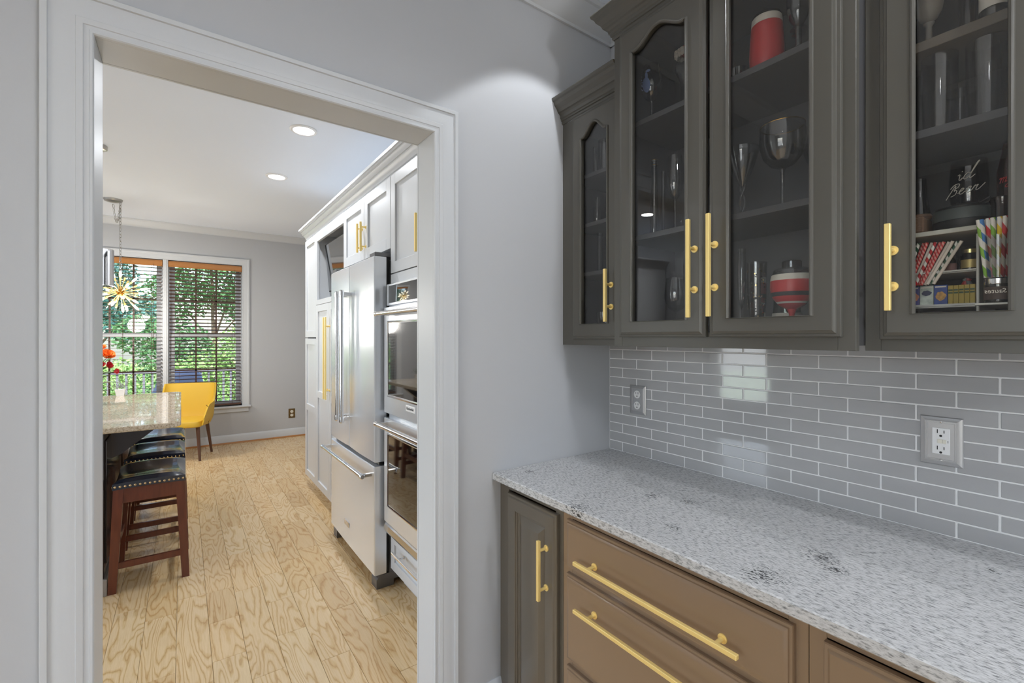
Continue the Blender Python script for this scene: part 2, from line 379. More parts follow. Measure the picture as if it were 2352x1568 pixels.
struct('ceiling', box(XL - .1, YR - .1, CEIL, 1.75, YF + .15, CEIL + .08), CEILM, 'smooth white ceiling with recessed lights')
w = MB()
w.box(XL, Y0, 0, OX0 - .02, YB, CEIL); w.box(OX1 + .02, Y0, 0, 1.75, YB, CEIL); w.box(OX0 - .02, Y0, OZ + .02, OX1 + .02, YB, CEIL)
struct('wall_middle', w, WALL, 'light grey wall around the white cased opening')
wr = struct('wall_right', box(X0, YR, 0, X0 + .12, Y0, CEIL), WALL, 'grey pantry wall behind the dark cabinets with tile backsplash')
struct('wall_kitchen_right', box(1.60, YB, 0, 1.72, YF, CEIL), WALL, 'kitchen wall behind the white cabinets')
def wall_with_hole(axis, a0, a1, h0, h1, z0, z1, p0, p1):
    b = MB()
    for (u0, u1, c0, c1) in ((a0, h0, 0, CEIL), (h1, a1, 0, CEIL), (h0, h1, 0, z0), (h0, h1, z1, CEIL)):
        if axis == 'x': b.box(u0, p0, c0, u1, p1, c1)
        else: b.box(p0, u0, c0, p1, u1, c1)
    return b
struct('wall_rear', box(XL - .1, YR - .1, 0, 1.75, YR, CEIL), WALL, 'grey dining wall behind the camera')
WX0, WX1, WZ0, WZ1 = -1.003, .6504, .50, 2.383
struct('wall_far', wall_with_hole('x', XL - .1, 1.72, WX0, WX1, WZ0, WZ1, YF, YF + .16), WALL, 'grey far kitchen wall with the double window')
lw = wall_with_hole('y', YB, YF, 1.95, 3.50, .55, 2.35, XL - .16, XL)
for q in ((YR, -1.3, 0, CEIL), (.55, YB, 0, CEIL), (-1.3, .55, 0, .55), (-1.3, .55, 2.35, CEIL)): lw.box(XL - .16, q[0], q[2], XL, q[1], q[3])
struct('wall_left', lw, WALL, 'left outer wall with the kitchen window and an added fill window, out of the direct view')

# cased opening: jamb boards and moulded casing on both faces
j = MB(); j.box(OX0 - .02, Y0, 0, OX0, YB, OZ + .02, .001); j.box(OX1, Y0, 0, OX1 + .02, YB, OZ + .02, .001); j.box(OX0, Y0, OZ, OX1, YB, OZ + .02, .001)
struct('trim_1', j, TRIM, 'white jamb boards lining the cased opening')
CP = [(0, 0), (0, .009), (.003, .0125), (.0085, .0125), (.0105, .0095), (.020, .0105), (.0215, .013), (.034, .0155), (.036, .0135), (.055, .0165), (.072, .0145), (.0845, .0145), (.086, .0195), (.098, .0205), (.0995, .019), (.0995, 0)]
CP = [(o * .895, h) for o, h in CP]
path = [(OX1, 0), (OX1, OZ), (OX0, OZ), (OX0, 0)]
path = path[::-1]
struct('trim_2', MB().sweep(CP, path, lambda a, b, h: (a, Y0 - h, b)).fixn(), TRIM, 'wide white moulded casing around the opening, pantry side', ang=20)
struct('trim_3', MB().sweep(CP, path, lambda a, b, h: (a, YB + h, b)).fixn(), TRIM, 'white moulded casing around the opening, kitchen side', ang=20)
# crown mouldings
CRP = [(0, 0), (.008, .0), (.010, .010), (.016, .016), (.030, .030), (.050, .066), (.058, .078), (.066, .082), (.072, .090), (.072, .100), (0, .100)]
def crown_run(axis, a0, a1, wall, sgn, ztop, s=1.0):
    poly = [(o * s, z * s) for o, z in CRP]; b = MB()
    if axis == 'x': b.prism([(wall + sgn * o, ztop - .1 * s + z) for o, z in poly], 'x', a0, a1)
    else: b.prism([(wall + sgn * o, ztop - .1 * s + z) for o, z in poly], 'y', a0, a1)
    return b.fixn()
struct('trim_4', crown_run('x', XL, X0, Y0, -1, CEIL, 1.08), TRIM, 'white crown moulding over the doorway wall', ang=25)
struct('trim_5', crown_run('x', XL, 1.60, YF, -1, CEIL, .86), TRIM, 'white crown moulding along the far kitchen wall', ang=25)
struct('trim_6', crown_run('y', YB, YF, XL, 1, CEIL, .86), TRIM, 'white crown moulding along the left kitchen wall', ang=25)
struct('trim_7', crown_run('y', YR, Y0, X0, -1, CEIL, 1.08), TRIM, 'white crown moulding above the dark cabinets', ang=25)
# baseboards
def bb(axis, a0, a1, wall, sgn, h, name, label):
    poly = [(0, 0), (.014, 0), (.014, h - .025), (.010, h - .018), (.006, h - .004), (.003, h), (0, h)]
    o = struct(name, MB().prism([(wall + sgn * p, z) for p, z in poly], axis, a0, a1).fixn(), TRIM, label)
    q = [(.014, 0)] + [(.014 + .016 * cos(t * pi / 8), .001 + .018 * sin(t * pi / 8)) for t in range(5)]
    MB().prism([(wall + sgn * p, z) for p, z in q], axis, a0, a1).fixn().obj('shoe_moulding', VALANCE, o)
bb('x', XL, 1.60, YF, -1, .118, 'baseboard_far', 'white baseboard with honey wood shoe moulding under the window')
bb('x', OX1 + .0895, .9763, Y0, -1, .139, 'baseboard_middle', 'white baseboard between casing and dark base cabinet')
# backsplash: grout bed and separate tiles
box(X0 - .0072, -.6, .9137, X0, Y0, 1.42).obj('grout', GROUT, wr)
TL, TH_, TP, RP, TX = .1507, .0380, .1537, .0408, .0075
def tile_mesh(L): return box(-TX, 0, 0, 0, L, TH_, .0016).mesh('tile', TILE, 20)
tmF = tile_mesh(TL); rt = random.Random(5); tcache = {}
for r in range(13):
    z = .9150 + RP * r; y = (1.3633 if r % 2 == 0 else 1.2879) ; top = Y0 - .0012
    L0 = top - y - .00125
    key = round(L0, 4)
    if key not in tcache: tcache[key] = tile_mesh(L0)
    if r >= 12:
        pass
    put(tcache[key], 'tile', (X0 - .001, y + .00125, z), wr)
    while y > -.45:
        y -= TP
        put(tmF, 'tile', (X0 - .001, y + .00125, z), wr, (rt.uniform(-.0006, .0006), rt.uniform(-.003, .003), rt.uniform(-.0035, .0035)))
# ------------------------------------------------------------------ far windows
def sash_window(name, label, x0, x1, z0, z1, y, cols=3):
    o = thing(name, (x0, y, z0), label, 'window', kind='structure')
    zm = 1.44
    f = MB(); f.box(x0, y - .03, z0, x0 + .022, y + .06, z1); f.box(x1 - .022, y - .03, z0, x1, y + .06, z1); f.box(x0, y - .03, z1 - .022, x1, y + .06, z1); f.box(x0, y - .03, z0, x1, y + .06, z0 + .02)
    f.obj('window_frame', TRIM, o)
    for (a, b, yy, nm) in ((z0 + .02, zm + .02, y - .005, 'lower_sash'), (zm - .02, z1 - .022, y + .028, 'upper_sash')):
        s = MB(); X, Y_ = x0 + .022, x1 - .022
        s.box(X, yy, a, X + .045, yy + .03, b, .003); s.box(Y_ - .045, yy, a, Y_, yy + .03, b, .003); s.box(X + .045, yy, a, Y_ - .045, yy + .03, a + .045, .003); s.box(X + .045, yy, b - .04, Y_ - .045, yy + .03, b, .003)
        so = s.obj(nm, TRIM, o)
        gx0, gx1, gz0, gz1 = X + .045, Y_ - .045, a + .045, b - .04
        box(gx0, yy + .013, gz0, gx1, yy + .016, gz1).obj('pane', WINPANE, so)
        for c in range(1, cols):
            xx = gx0 + (gx1 - gx0) * c / cols; box(xx - .009, yy + .006, gz0, xx + .009, yy + .022, gz1).obj('muntin', SLATM, so)
        zz = (gz0 + gz1) / 2; box(gx0, yy + .006, zz - .009, gx1, yy + .022, zz + .009).obj('muntin', SLATM, so)
    return o
sash_window('window_1', 'right double hung window behind the lowered blind', -.150, WX1, WZ0, WZ1, YF + .085)
sash_window('window_2', 'left double hung window partly behind the casing', WX0, -.202, WZ0, WZ1, YF + .085)
mu = MB(); mu.box(-.202, YF - .004, WZ0, -.150, YF + .14, WZ1, .003); mu.box(-.188, YF - .012, WZ0, -.164, YF, WZ1, .003)
struct('trim_8', mu, TRIM, 'white mullion post between the two far windows')
CP2 = [(0, 0), (0, .010), (.005, .013), (.012, .010), (.03, .013), (.06, .016), (.066, .020), (.084, .021), (.086, .019), (.086, 0)]
wt = struct('trim_9', MB().sweep(CP2, [(WX0, WZ0), (WX0, WZ1), (WX1, WZ1), (WX1, WZ0)], lambda a, b, h: (a, YF - h, b)).fixn(), TRIM, 'white moulded casing with sill around the far double window', ang=20)
box(WX0 - .105, YF - .045, WZ0 - .026, WX1 + .105, YF + .06, WZ0, .006).obj('sill', TRIM, wt)
box(WX0 - .075, YF - .018, WZ0 - .085, WX1 + .075, YF, WZ0 - .026, .003).obj('apron', TRIM, wt)
def blind(label, x0, x1, tilt):
    o = thing('window_blind', (x0, YF + .02, WZ0), label, 'blind')
    v = MB(); v.box(x0 + .004, YF - .008, 2.298, x1 - .004, YF + .010, 2.372, .003); v.box(x0 + .004, YF - .014, 2.31, x1 - .004, YF - .006, 2.36, .003)
    v.box(x0 + .004, YF - .008, 2.298, x0 + .012, YF + .05, 2.372); v.box(x1 - .012, YF - .008, 2.298, x1 - .004, YF + .05, 2.372)
    v.obj('valance', VALANCE, o)
    box(x0 + .014, YF + .004, 2.315, x1 - .014, YF + .05, 2.365).obj('headrail', WPLAST, o)
    n = 39; zt, zb = 2.275, .565
    sm = box(-(x1 - x0) / 2 + .012, -.025, -.0016, (x1 - x0) / 2 - .012, .025, .0016).mesh('slat', SLATM)
    for i in range(n):
        z = zt + (zb - zt) * i / (n - 1)
        put(sm, 'slat', ((x0 + x1) / 2, YF + .028, z), o, (radians(tilt), 0, 0))
    box(x0 + .012, YF + .004, .515, x1 - .012, YF + .052, .535, .004).obj('bottom_rail', SLATM, o)
    for t in (.14, .52, .86):
        xx = x0 + (x1 - x0) * t
        c = MB(); c.cyl((xx, YF + .002, .52), (xx, YF + .002, 2.32), .0012, n=6); c.cyl((xx, YF + .054, .52), (xx, YF + .054, 2.32), .0012, n=6); c.obj('ladder_cord', SLATM, o)
    MB().cyl((x1 - .09, YF - .018, 1.25), (x1 - .09, YF - .018, 2.32), .002, n=6).obj('pull_cord', SLATM, o)
    return o
blind('brown wooden slat blind lowered over the right far window', -.150, WX1, -15)
blind('brown wooden slat blind over the left far window behind the starburst lamp', WX0, -.202, -3)
# out of view: kitchen window known from reflections, dining window added for fill light
def plain_window(name, label, y0, y1):
    o = thing(name, (XL, y0, .55), label, 'window', kind='structure')
    f = MB(); x = XL - .10
    f.box(x, y0, .55, x + .04, y0 + .06, 2.35); f.box(x, y1 - .06, .55, x + .04, y1, 2.35); f.box(x, y0, .55, x + .04, y1, .61); f.box(x, y0, 2.29, x + .04, y1, 2.35); f.box(x, (y0 + y1) / 2 - .03, .55, x + .04, (y0 + y1) / 2 + .03, 2.35)
    f.box(x, y0, 1.42, x + .04, y1, 1.47)
    f.sweep(CP2, [(y0, .55), (y0, 2.35), (y1, 2.35), (y1, .55)], lambda a, b, h: (XL + h, a, b)); f.box(XL - .06, y0 - .1, .53, XL + .04, y1 + .1, .55)
    f.fixn().obj('window_frame', TRIM, o); box(x + .018, y0 + .06, .61, x + .022, y1 - .06, 2.29).obj('pane', WINPANE, o)
plain_window('window_3', 'kitchen side window seen only in reflections', 1.95, 3.50)
plain_window('window_4', 'added dining side window for fill light, unseen left of the camera', -1.3, .55)
sb = thing('window_blind', (XL, 1.95, 1.3), 'brown wooden slat blind over the kitchen side window, seen in reflections', 'blind')
sm = box(-.025, -.75, -.0016, .025, .75, .0016).mesh('slat', SLATM)
for i in range(36): put(sm, 'slat', (XL - .03, 2.725, .62 + i * .0465), sb, (0, radians(6), 0))
box(XL - .06, 1.96, 2.29, XL + .01, 3.49, 2.345, .003).obj('valance', VALANCE, sb)
# ------------------------------------------------------------------ ceiling fixtures
def downlight(x, y, label, grp):
    o = thing('recessed_light', (x, y, CEIL), label, 'ceiling light', grp)
    MB().lathe([(.066, -.002), (.068, -.008), (.080, -.008), (.088, -.003), (.088, 0.0), (.066, 0.0)], (x, y, CEIL), 40, closed=True).fixn().obj('trim_ring', WPLAST, o)
    MB().lathe([(.0, -.003), (.067, -.003), (.067, -.001), (0, -.001)], (x, y, CEIL), 40).fixn().obj('lens', LENS, o)
lb = ['recessed ceiling light nearer the doorway, in front of the white cabinets', 'recessed ceiling light farther back toward the window', 'recessed light over the left side of the kitchen, nearest the doorway', 'recessed light over the left side of the kitchen, middle', 'recessed light over the left side of the kitchen, by the far wall']
for (x, y), l in zip(KITCHEN_LIGHTS, lb): downlight(x, y, l, 'recessed kitchen lights')
for (x, y), l in zip(PANTRY_LIGHTS, ['recessed pantry light above the dark cabinet crown', 'added recessed fill light behind the camera at right', 'added recessed fill light left of the camera']): downlight(x, y, l, 'recessed pantry lights')
# chrome cylinder pendant over the island
px_, py_ = -.52, 4.56
pd = thing('pendant_light', (px_, py_, CEIL), 'mirror chrome cylinder pendant hanging over the island', 'pendant lamp')
MB().lathe([(0, -.03), (.055, -.03), (.062, -.026), (.064, 0), (0, 0)], (px_, py_, CEIL), 32).fixn().obj('canopy', NICKEL, pd)
MB().cyl((px_, py_, 2.08), (px_, py_, CEIL - .02), .004, n=8).obj('rod', CHROME, pd)
MB().lathe([(.0, .275), (.092, .275), (.1, .268), (.1, 0), (.094, 0), (.094, .262), (0, .262)], (px_, py_, 1.80), 40).fixn().obj('shade', CHROME, pd)
MB().lathe([(0, -.03), (.02, -.02), (.026, .0), (.018, .03), (.012, .06), (0, .06)], (px_, py_, 1.88), 16).fixn().obj('bulb', BULB, pd)
# added globe lamp, unseen behind the camera, fills ceiling and doorway wall
gp = thing('fill_globe', (.9, -1.75, CEIL), 'added white fill globe hanging unseen in the dining area behind the camera', 'pendant lamp')
MB().lathe([(0, -.03), (.05, -.03), (.06, -.02), (.062, 0), (0, 0)], (.9, -1.75, CEIL), 28).fixn().obj('canopy', NICKEL, gp)
MB().cyl((.9, -1.75, 2.30), (.9, -1.75, CEIL - .02), .005, n=8).obj('rod', NICKEL, gp)
MB().lathe([(.0, -.14), (.07, -.12), (.12, -.07), (.14, 0), (.12, .07), (.07, .12), (.03, .14), (0, .14)], (.9, -1.75, 2.18), 28).fixn().obj('globe', emis('fill_globe_glow', (.97, .99, 1.0), 5.0), gp)
lamp('fill_globe_lamp', 'POINT', (.9, -1.75, 2.01), 72, NEUT, shadow_soft_size=.14)
lamp('pendant_glow', 'POINT', (px_, py_, 1.76), 20, (1, .97, .92), shadow_soft_size=.06)
# starburst chandelier on a swagged chain
cx, cy = -.585, 6.25
ch = thing('starburst_chandelier', (cx, cy, CEIL), 'gold starburst chandelier with glowing bulbs hung on a swagged chain', 'chandelier')
MB().lathe([(0, -.035), (.03, -.033), (.07, -.022), (.078, -.008), (.08, 0), (0, 0)], (cx, cy, CEIL), 32).fixn().obj('canopy', NICKEL, ch)
hx, hy = cx + .055, cy + .02; cz = 1.885
chain = MB()
def link(p, d, flip):
    d = Vector(d).normalized(); u = d.orthogonal().normalized() if not flip else d.cross(d.orthogonal()).normalized(); p = Vector(p)
    chain.tube([p + d * .021 * cos(t) + u * .0095 * sin(t) for t in [2 * pi * k / 10 for k in range(10)]], .0028, 5, closed=True)
sw = []
for i in range(9):
    t = i / 8; sw.append((cx + (hx - cx) * t, cy + (hy - cy) * t, CEIL - .05 - .17 * sin(pi * t) ** .8 - .0 * t))
for i in range(8):
    a, b = Vector(sw[i]), Vector(sw[i + 1]); m_ = max(1, int((b - a).length / .034))
    for k in range(m_): link(a + (b - a) * (k + .5) / m_, b - a, (i + k) % 2)
n = int((CEIL - .03 - (cz + .06)) / .034)
for i in range(n): link((hx, hy, CEIL - .03 - .034 * i), (0, 0, -1), i % 2)
chain.obj('chain', NICKEL, ch)
MB().lathe([(0, 0), (.012, 0), (.012, -.006), (.004, -.01), (.003, -.03), (0, -.03)], (hx, hy, CEIL), 12).fixn().obj('ceiling_hook', NICKEL, ch)
MB().lathe([(0, -.035), (.02, -.03), (.035, -.012), (.038, 0), (.035, .012), (.02, .03), (.008, .036), (.006, .07), (0, .07)], (hx, hy, cz), 20).fixn().obj('hub', mat('warm_brass', (200, 140, 60), .25, metal=1.0), ch)
rr = random.Random(11); N = 34
for i in range(N):
    z = 1 - 2 * (i + .5) / N; ph = i * pi * (3 - sqrt(5)); rad = sqrt(1 - z * z); d = Vector((rad * cos(ph), rad * sin(ph), z)); c = Vector((hx, hy, cz))
    L_ = .20 + .05 * rr.random()
    MB().tube([c + d * .02, c + d * L_ * .55, c + d * L_ * .58, c + d * (L_ * .72)], [.003, .003, .008, .009], 8).obj('arm', GOLD, ch)
    MB().tube([c + d * L_ * .70, c + d * L_ * .76, c + d * L_ * .92, c + d * L_], [.006, .011, .011, .004], 8).obj('bulb', BULB if i % 3 else GLASS, ch)
lamp('chandelier_glow', 'POINT', (hx, hy, cz - .30), 34, (1, .95, .88), shadow_soft_size=.1)
# ------------------------------------------------------------------ white kitchen cabinets along the right
XC = .957
def bar_handle(parent, m, x, y, z, L, axis='z', sq=.006, stand=.036, post=.005, name='handle', ends=.17):
    """square bar standing off a face at x, toward -x; centre (y,z)"""
    b = MB(); xb = x - stand
    if axis == 'z':
        b.box(xb - sq, y - sq, z - L / 2, xb + sq, y + sq, z + L / 2, .0012)
        ps = [(y, z - L / 2 + L * ends), (y, z + L / 2 - L * ends)]
    else:
        b.box(xb - sq, y - L / 2, z - sq, xb + sq, y + L / 2, z + sq, .0012)
        ps = [(y - L / 2 + L * ends, z), (y + L / 2 - L * ends, z)]
    for (a, c) in ps:
        b.cyl((xb, a, c), (x, a, c), post, n=14); b.lathe([(0, -.003), (post * 2.1, -.003), (post * 2.1, 0), (0, 0)], (x, a, c), 18, 'x')
    return b.fixn().obj(name, m, parent)
def shaker(y0, y1, z0, z1, x, mids=(), rail=.058, th=.02):
    b = MB(); b.box(x - th, y0, z0, x, y0 + rail, z1, .0012); b.box(x - th, y1 - rail, z0, x, y1, z1, .0012)
    zs = [z0] + [q for m_ in mids for q in (m_ - rail / 2, m_ + rail / 2)] + [z1]
    b.box(x - th, y0 + rail, z0, x, y1 - rail, z0 + rail, .0012); b.box(x - th, y0 + rail, z1 - rail, x, y1 - rail, z1, .0012)
    for m_ in mids: b.box(x - th, y0 + rail, m_ - rail / 2, x, y1 - rail, m_ + rail / 2, .0012)
    b.box(x - th + .011, y0 + rail - .002, z0 + rail - .002, x - .001, y1 - rail + .002, z1 - rail + .002)
    return b
XBK = 1.597; ZT = 2.335; BX = XC + .02
def carcass(y0, y1, z0, z1, toe=True):
    b = MB(); t = .018
    b.box(BX, y0, z0, XBK, y0 + t, z1); b.box(BX, y1 - t, z0, XBK, y1, z1); b.box(BX, y0 + t, z0, XBK, y1 - t, z0 + t); b.box(BX, y0 + t, z1 - t, XBK, y1 - t, z1); b.box(XBK - .01, y0 + t, z0 + t, XBK, y1 - t, z1 - t)
    if toe: b.box(BX + .06, y0, 0, BX + .078, y1, z0)
    return b
# far tall narrow cabinet
Y5, Y4, Y3, Y2, Y1 = 4.752, 4.309, 3.455, 2.517, 1.757
c = thing('tall_cabinet', (BX, (Y4 + Y5) / 2, 0), 'narrow tall white shaker cabinet at the far end of the run', 'cabinet')
carcass(Y4 + .001, Y5, .107, ZT).obj('body', WHITE, c)
shaker(Y4 + .003, Y5 - .002, 1.416, ZT - .004, BX).obj('door', WHITE, c); shaker(Y4 + .003, Y5 - .002, .107, 1.406, BX, (.76,)).obj('door', WHITE, c)
# pantry cabinet with television niche
c = thing('tall_cabinet', (BX, (Y3 + Y4) / 2, 0), 'tall white cabinet with an open television niche over two long-handled doors', 'cabinet')
b = carcass(Y3 + .001, Y4 - .001, .107, ZT); b.box(BX, Y3 + .019, 1.722, XBK - .01, Y4 - .019, 1.74); b.box(BX - .02, Y3 + .001, 1.70, BX, Y4 - .001, 1.742, .001)
b.box(BX - .02, Y3 + .001, 2.255, BX, Y4 - .001, ZT, .001); b.box(BX - .02, Y4 - .04, 1.742, BX, Y4 - .001, 2.255, .001)
b.obj('body', WHITE, c)
ym = 3.87
for (a, d, hy) in ((ym + .0015, Y4 - .003, ym + .035), (Y3 + .003, ym - .0015, ym - .03)):
    dr = shaker(a, d, .107, 1.697, BX, (.92,)).obj('door', WHITE, c); bar_handle(dr, GOLD, XC, hy, 1.248, .66, stand=.034, ends=.11)
hl = MB()
for i in range(9): hl.cyl((BX + .12, Y4 - .0195, 1.80 + i * .045), (BX + .12, Y4 - .0188, 1.80 + i * .045), .003, n=8)
hl.obj('shelf_pin_holes', BLACK, c)
tv = thing('television', (1.03, 3.85, 1.81), 'flat television tilted forward in the white cabinet niche', 'television')
t = MB(); t.m = Matrix.Translation((1.024, 3.845, 2.016)) @ Matrix.Rotation(radians(-5), 4, 'Y'); t.box(0, -.365, -.205, .028, .365, .205, .004); t.obj('casing', BLACK, tv)
t = MB(); t.m = Matrix.Translation((1.024, 3.845, 2.016)) @ Matrix.Rotation(radians(-5), 4, 'Y'); t.box(-.001, -.357, -.194, .0005, .357, .197); t.obj('screen', mat('tv_screen', (16, 16, 18), .06, spec=1.0, coat=1.0), tv)
t = MB(); t.box(1.05, 3.80, 1.95, 1.58, 3.86, 2.02, .004); t.box(1.04, 3.74, 1.93, 1.06, 3.94, 2.1); t.obj('wall_mount', BLACK, tv)
# over-fridge cabinet with side panel
c = thing('over_fridge_cabinet', (BX, (Y2 + Y3) / 2, 1.93), 'white two-door cabinet above the refrigerator', 'cabinet')
carcass(Y2 + .001, Y3 - .001, 1.925, ZT, False).obj('body', WHITE, c)
for (a, d, hy) in ((2.9855, Y3 - .003, 3.02), (Y2 + .003, 2.9825, 2.95)):
    dr = shaker(a, d, 1.922, ZT - .004, BX, rail=.066).obj('door', WHITE, c); bar_handle(dr, GOLD, XC, hy, 2.062, .188, stand=.034)
# oven cabinet
c = thing('oven_cabinet', (BX, (Y1 + Y2) / 2, 0), 'white tall cabinet housing the double oven, with bottom drawer', 'cabinet')
b = MB(); t_ = .018; b.box(BX, Y1, .107, XBK, Y1 + t_, ZT); b.box(BX, Y2 - t_, .107, XBK, Y2 - .001, ZT); b.box(BX, Y1 + t_, ZT - t_, XBK, Y2 - t_, ZT); b.box(BX, Y1 + t_, .107, XBK, Y2 - t_, .125); b.box(BX, Y1 + t_, .315, XBK, Y2 - t_, .330); b.box(BX, Y1 + t_, 1.715, XBK, Y2 - t_, 1.733)
b.box(BX + .06, Y1, 0, BX + .078, Y2, .107); b.box(XBK - .01, Y1 + t_, .33, XBK, Y2 - t_, 1.715)
b.obj('body', WHITE, c)
box(XC, Y1, 1.715, BX, Y2 - .003, 1.772, .0015).obj('filler_panel', WHITE, c)
dr = shaker(Y1 + .002, Y2 - .003, 1.778, ZT - .004, BX, rail=.062).obj('door', WHITE, c); bar_handle(dr, GOLD, XC, 2.095, 1.93, .188, stand=.034)
dr = shaker(Y1 + .002, Y2 - .003, .112, .312, BX, rail=.05).obj('drawer', WHITE, c); bar_handle(dr, STEELH, XC, 2.14, .245, .54, 'y', stand=.034)
box(BX - .0, YB + .001, 0, XBK, Y1 - .001, ZT).obj('end_filler', WHITE, c)
# white crown
WC = [(0, 0), (.006, 0), (.006, .014), (.012, .015), (.014, .028), (.020, .042), (.029, .052), (.029, .058), (.036, .059), (.040, .072), (.048, .083), (.048, .089), (.056, .090), (.059, .099), (.067, .100), (.068, .116), (0, .116)]
struct('trim_10', MB().sweep(WC, [(XC + .02, YB), (XC + .02, Y5), (XBK, Y5)], lambda a, b_, h: (a, b_, ZT + h)).fixn(), WHITE, 'stepped white crown moulding on top of the tall white cabinets', ang=25)
# ------------------------------------------------------------------ refrigerator
XFR = .868; fy0, fy1 = 2.532, 3.445
fr = thing('refrigerator', (XFR, (fy0 + fy1) / 2, 0), 'stainless french-door refrigerator with bottom freezer drawer', 'refrigerator')
b = MB(); b.box(.956, fy0 + .008, .03, 1.55, fy1 - .008, 1.855, .004); b.obj('body', STEELD, fr)
box(.938, fy0 + .006, .085, .957, fy1 - .006, 1.865).obj('gasket', BLACK, fr)
def bowed(y0, y1, z0, z1, bulge=.006, th=.07, n=10):
    b = MB(); ys = [y0, y0 + .004] + [y0 + .004 + (y1 - y0 - .008) * i / n for i in range(1, n)] + [y1 - .004, y1]; N = len(ys)
    fx = [XFR + .006] + [XFR - bulge * (1 - (2 * (yy - y0) / (y1 - y0) - 1) ** 2) for yy in ys[1:-1]] + [XFR + .006]
    vs = []; fs = []
    for z in (z0, z0 + .004, z1 - .004, z1):
        e = .005 if z in (z0, z1) else 0
        vs += [(x + e, yy, z) for x, yy in zip(fx, ys)] + [(XFR + th, y1, z), (XFR + th, y0, z)]
    M_ = N + 2
    for r in range(3):
        for k in range(M_): l = (k + 1) % M_; fs.append((r * M_ + k, r * M_ + l, (r + 1) * M_ + l, (r + 1) * M_ + k))
    fs += [tuple(range(M_))[::-1], tuple(3 * M_ + k for k in range(M_))]
    return b.add(vs, fs).fixn()
def pro_handle(parent, axis, x, y, z, L, stand=.062, r=.0125):
    b = MB(); xb = x - stand
    d = Vector((0, 0, 1)) if axis == 'z' else Vector((0, 1, 0)); c_ = Vector((xb, y, z))
    b.tube([c_ - d * L / 2, c_ + d * L / 2], r, 18)
    for s_ in (-1, 1):
        e = c_ + d * s_ * (L / 2); b.tube([e - d * s_ * .026, e - d * s_ * .004, e + d * s_ * .004, e + d * s_ * .010], [r * 1.12, r * 1.22, r * 1.22, r * .9], 18)
        q = c_ + d * s_ * (L / 2 - .014)
        if axis == 'z': b.box(xb, q.y - .009, q.z - .012, x + .004, q.y + .009, q.z + .012, .002)
        else: b.box(xb, q.y - .012, q.z - .009, x + .004, q.y + .012, q.z + .009, .002)
    return b.fixn().obj('handle', STEELH, parent)
fm = (fy0 + fy1) / 2 + .015
for (a, d, hy) in ((fm + .002, fy1, fm + .052), (fy0, fm - .002, fm - .052)):
    o = bowed(a, d, .716, 1.872).obj('door', STEEL, fr, ang=20); pro_handle(o, 'z', XFR, hy, 1.297, .81)
o = bowed(fy0, fy1, .082, .692, .004).obj('freezer_drawer', STEEL, fr, ang=20); pro_handle(o, 'y', XFR, (fy0 + fy1) / 2, .645, .875)
MB().ringslab(XFR - .0055, 2.985, 3.085, .20, .232, [(0, 0), (0, .002), (.003, .003), (.006, .002)]).fixn().obj('badge', STEELH, o)
box(.90, fy0 + .01, 0.698, .956, fy1 - .01, .71).obj('divider', BLACK, fr)
b = MB(); b.box(.875, fy0 + .012, 1.874, 1.05, fy0 + .10, 1.898, .003); b.box(.875, fy1 - .10, 1.874, 1.05, fy1 - .012, 1.898, .003); b.obj('hinge_cover', STEELD, fr)
for yy in (fy0 + .006, fy1 - .09):
    MB().prism([(.884, 0), (.884, .05), (.905, .076), (.985, .076), (.985, 0)], 'y', yy, yy + .084).fixn().obj('foot', STEELD, fr)
box(1.0, fy0 + .09, .005, 1.03, fy1 - .09, .03).obj('base_grille', BLACK, fr)
# ------------------------------------------------------------------ double oven
XO = .93; oy0, oy1 = 1.775, 2.497
ov = thing('double_oven', (XO, (oy0 + oy1) / 2, .335), 'stainless double wall oven with two tubular handles', 'oven')
box(.9565, oy0 + .02, .34, 1.5, oy1 - .02, 1.7).obj('body', STEELD, ov)
b = MB(); b.box(XO + .012, oy0, .395, XC - .0005, oy1, 1.712, .002); b.obj('frame', STEEL, ov)
b = MB(); b.ringslab(XO + .012, oy0, oy1, 1.592, 1.712, [(0, 0), (0, .012), (.003, .016), (.010, .016)]); cp = b.fixn().obj('control_panel', STEEL, ov)
MB().ringslab(XO - .004, oy0 + .05, oy1 - .036, 1.606, 1.700, [(0, 0), (0, .001), (.004, .0018)]).fixn().obj('display', BLACKG, cp)
def oven_door(z0, z1, g0, g1, hz):
    b = MB(); x = XO + .012
    b.ringslab(x, oy0, oy1, z0, z1, [(0, 0), (0, .026), (.003, .030), (.008, .030)]); d = b.fixn().obj('door', STEEL, ov)
    xf = x - .030
    e = MB().sweep([(0, 0), (0, .004), (.005, .006), (.012, .004), (.012, 0)], [(oy0 + .09, g0), (oy0 + .09, g1), (oy1 - .07, g1), (oy1 - .07, g0)], lambda a, b_, h: (xf - h, a, b_), closed=True).fixn().obj('window_trim', STEELH, d)
    box(xf - .002, oy0 + .091, g0 + .001, xf + .001, oy1 - .071, g1 - .001).obj('window', BLACKG, d)
    pro_handle(d, 'y', xf, (oy0 + oy1) / 2, hz, .66, stand=.055, r=.0125); return d, xf
d, xf = oven_door(1.000, 1.583, 1.105, 1.495, 1.545)
bd = MB().ringslab(xf, 2.075, 2.185, 1.048, 1.078, [(0, 0), (0, .002), (.002, .003), (.004, .003)]).fixn().obj('badge', WPLAST, d)
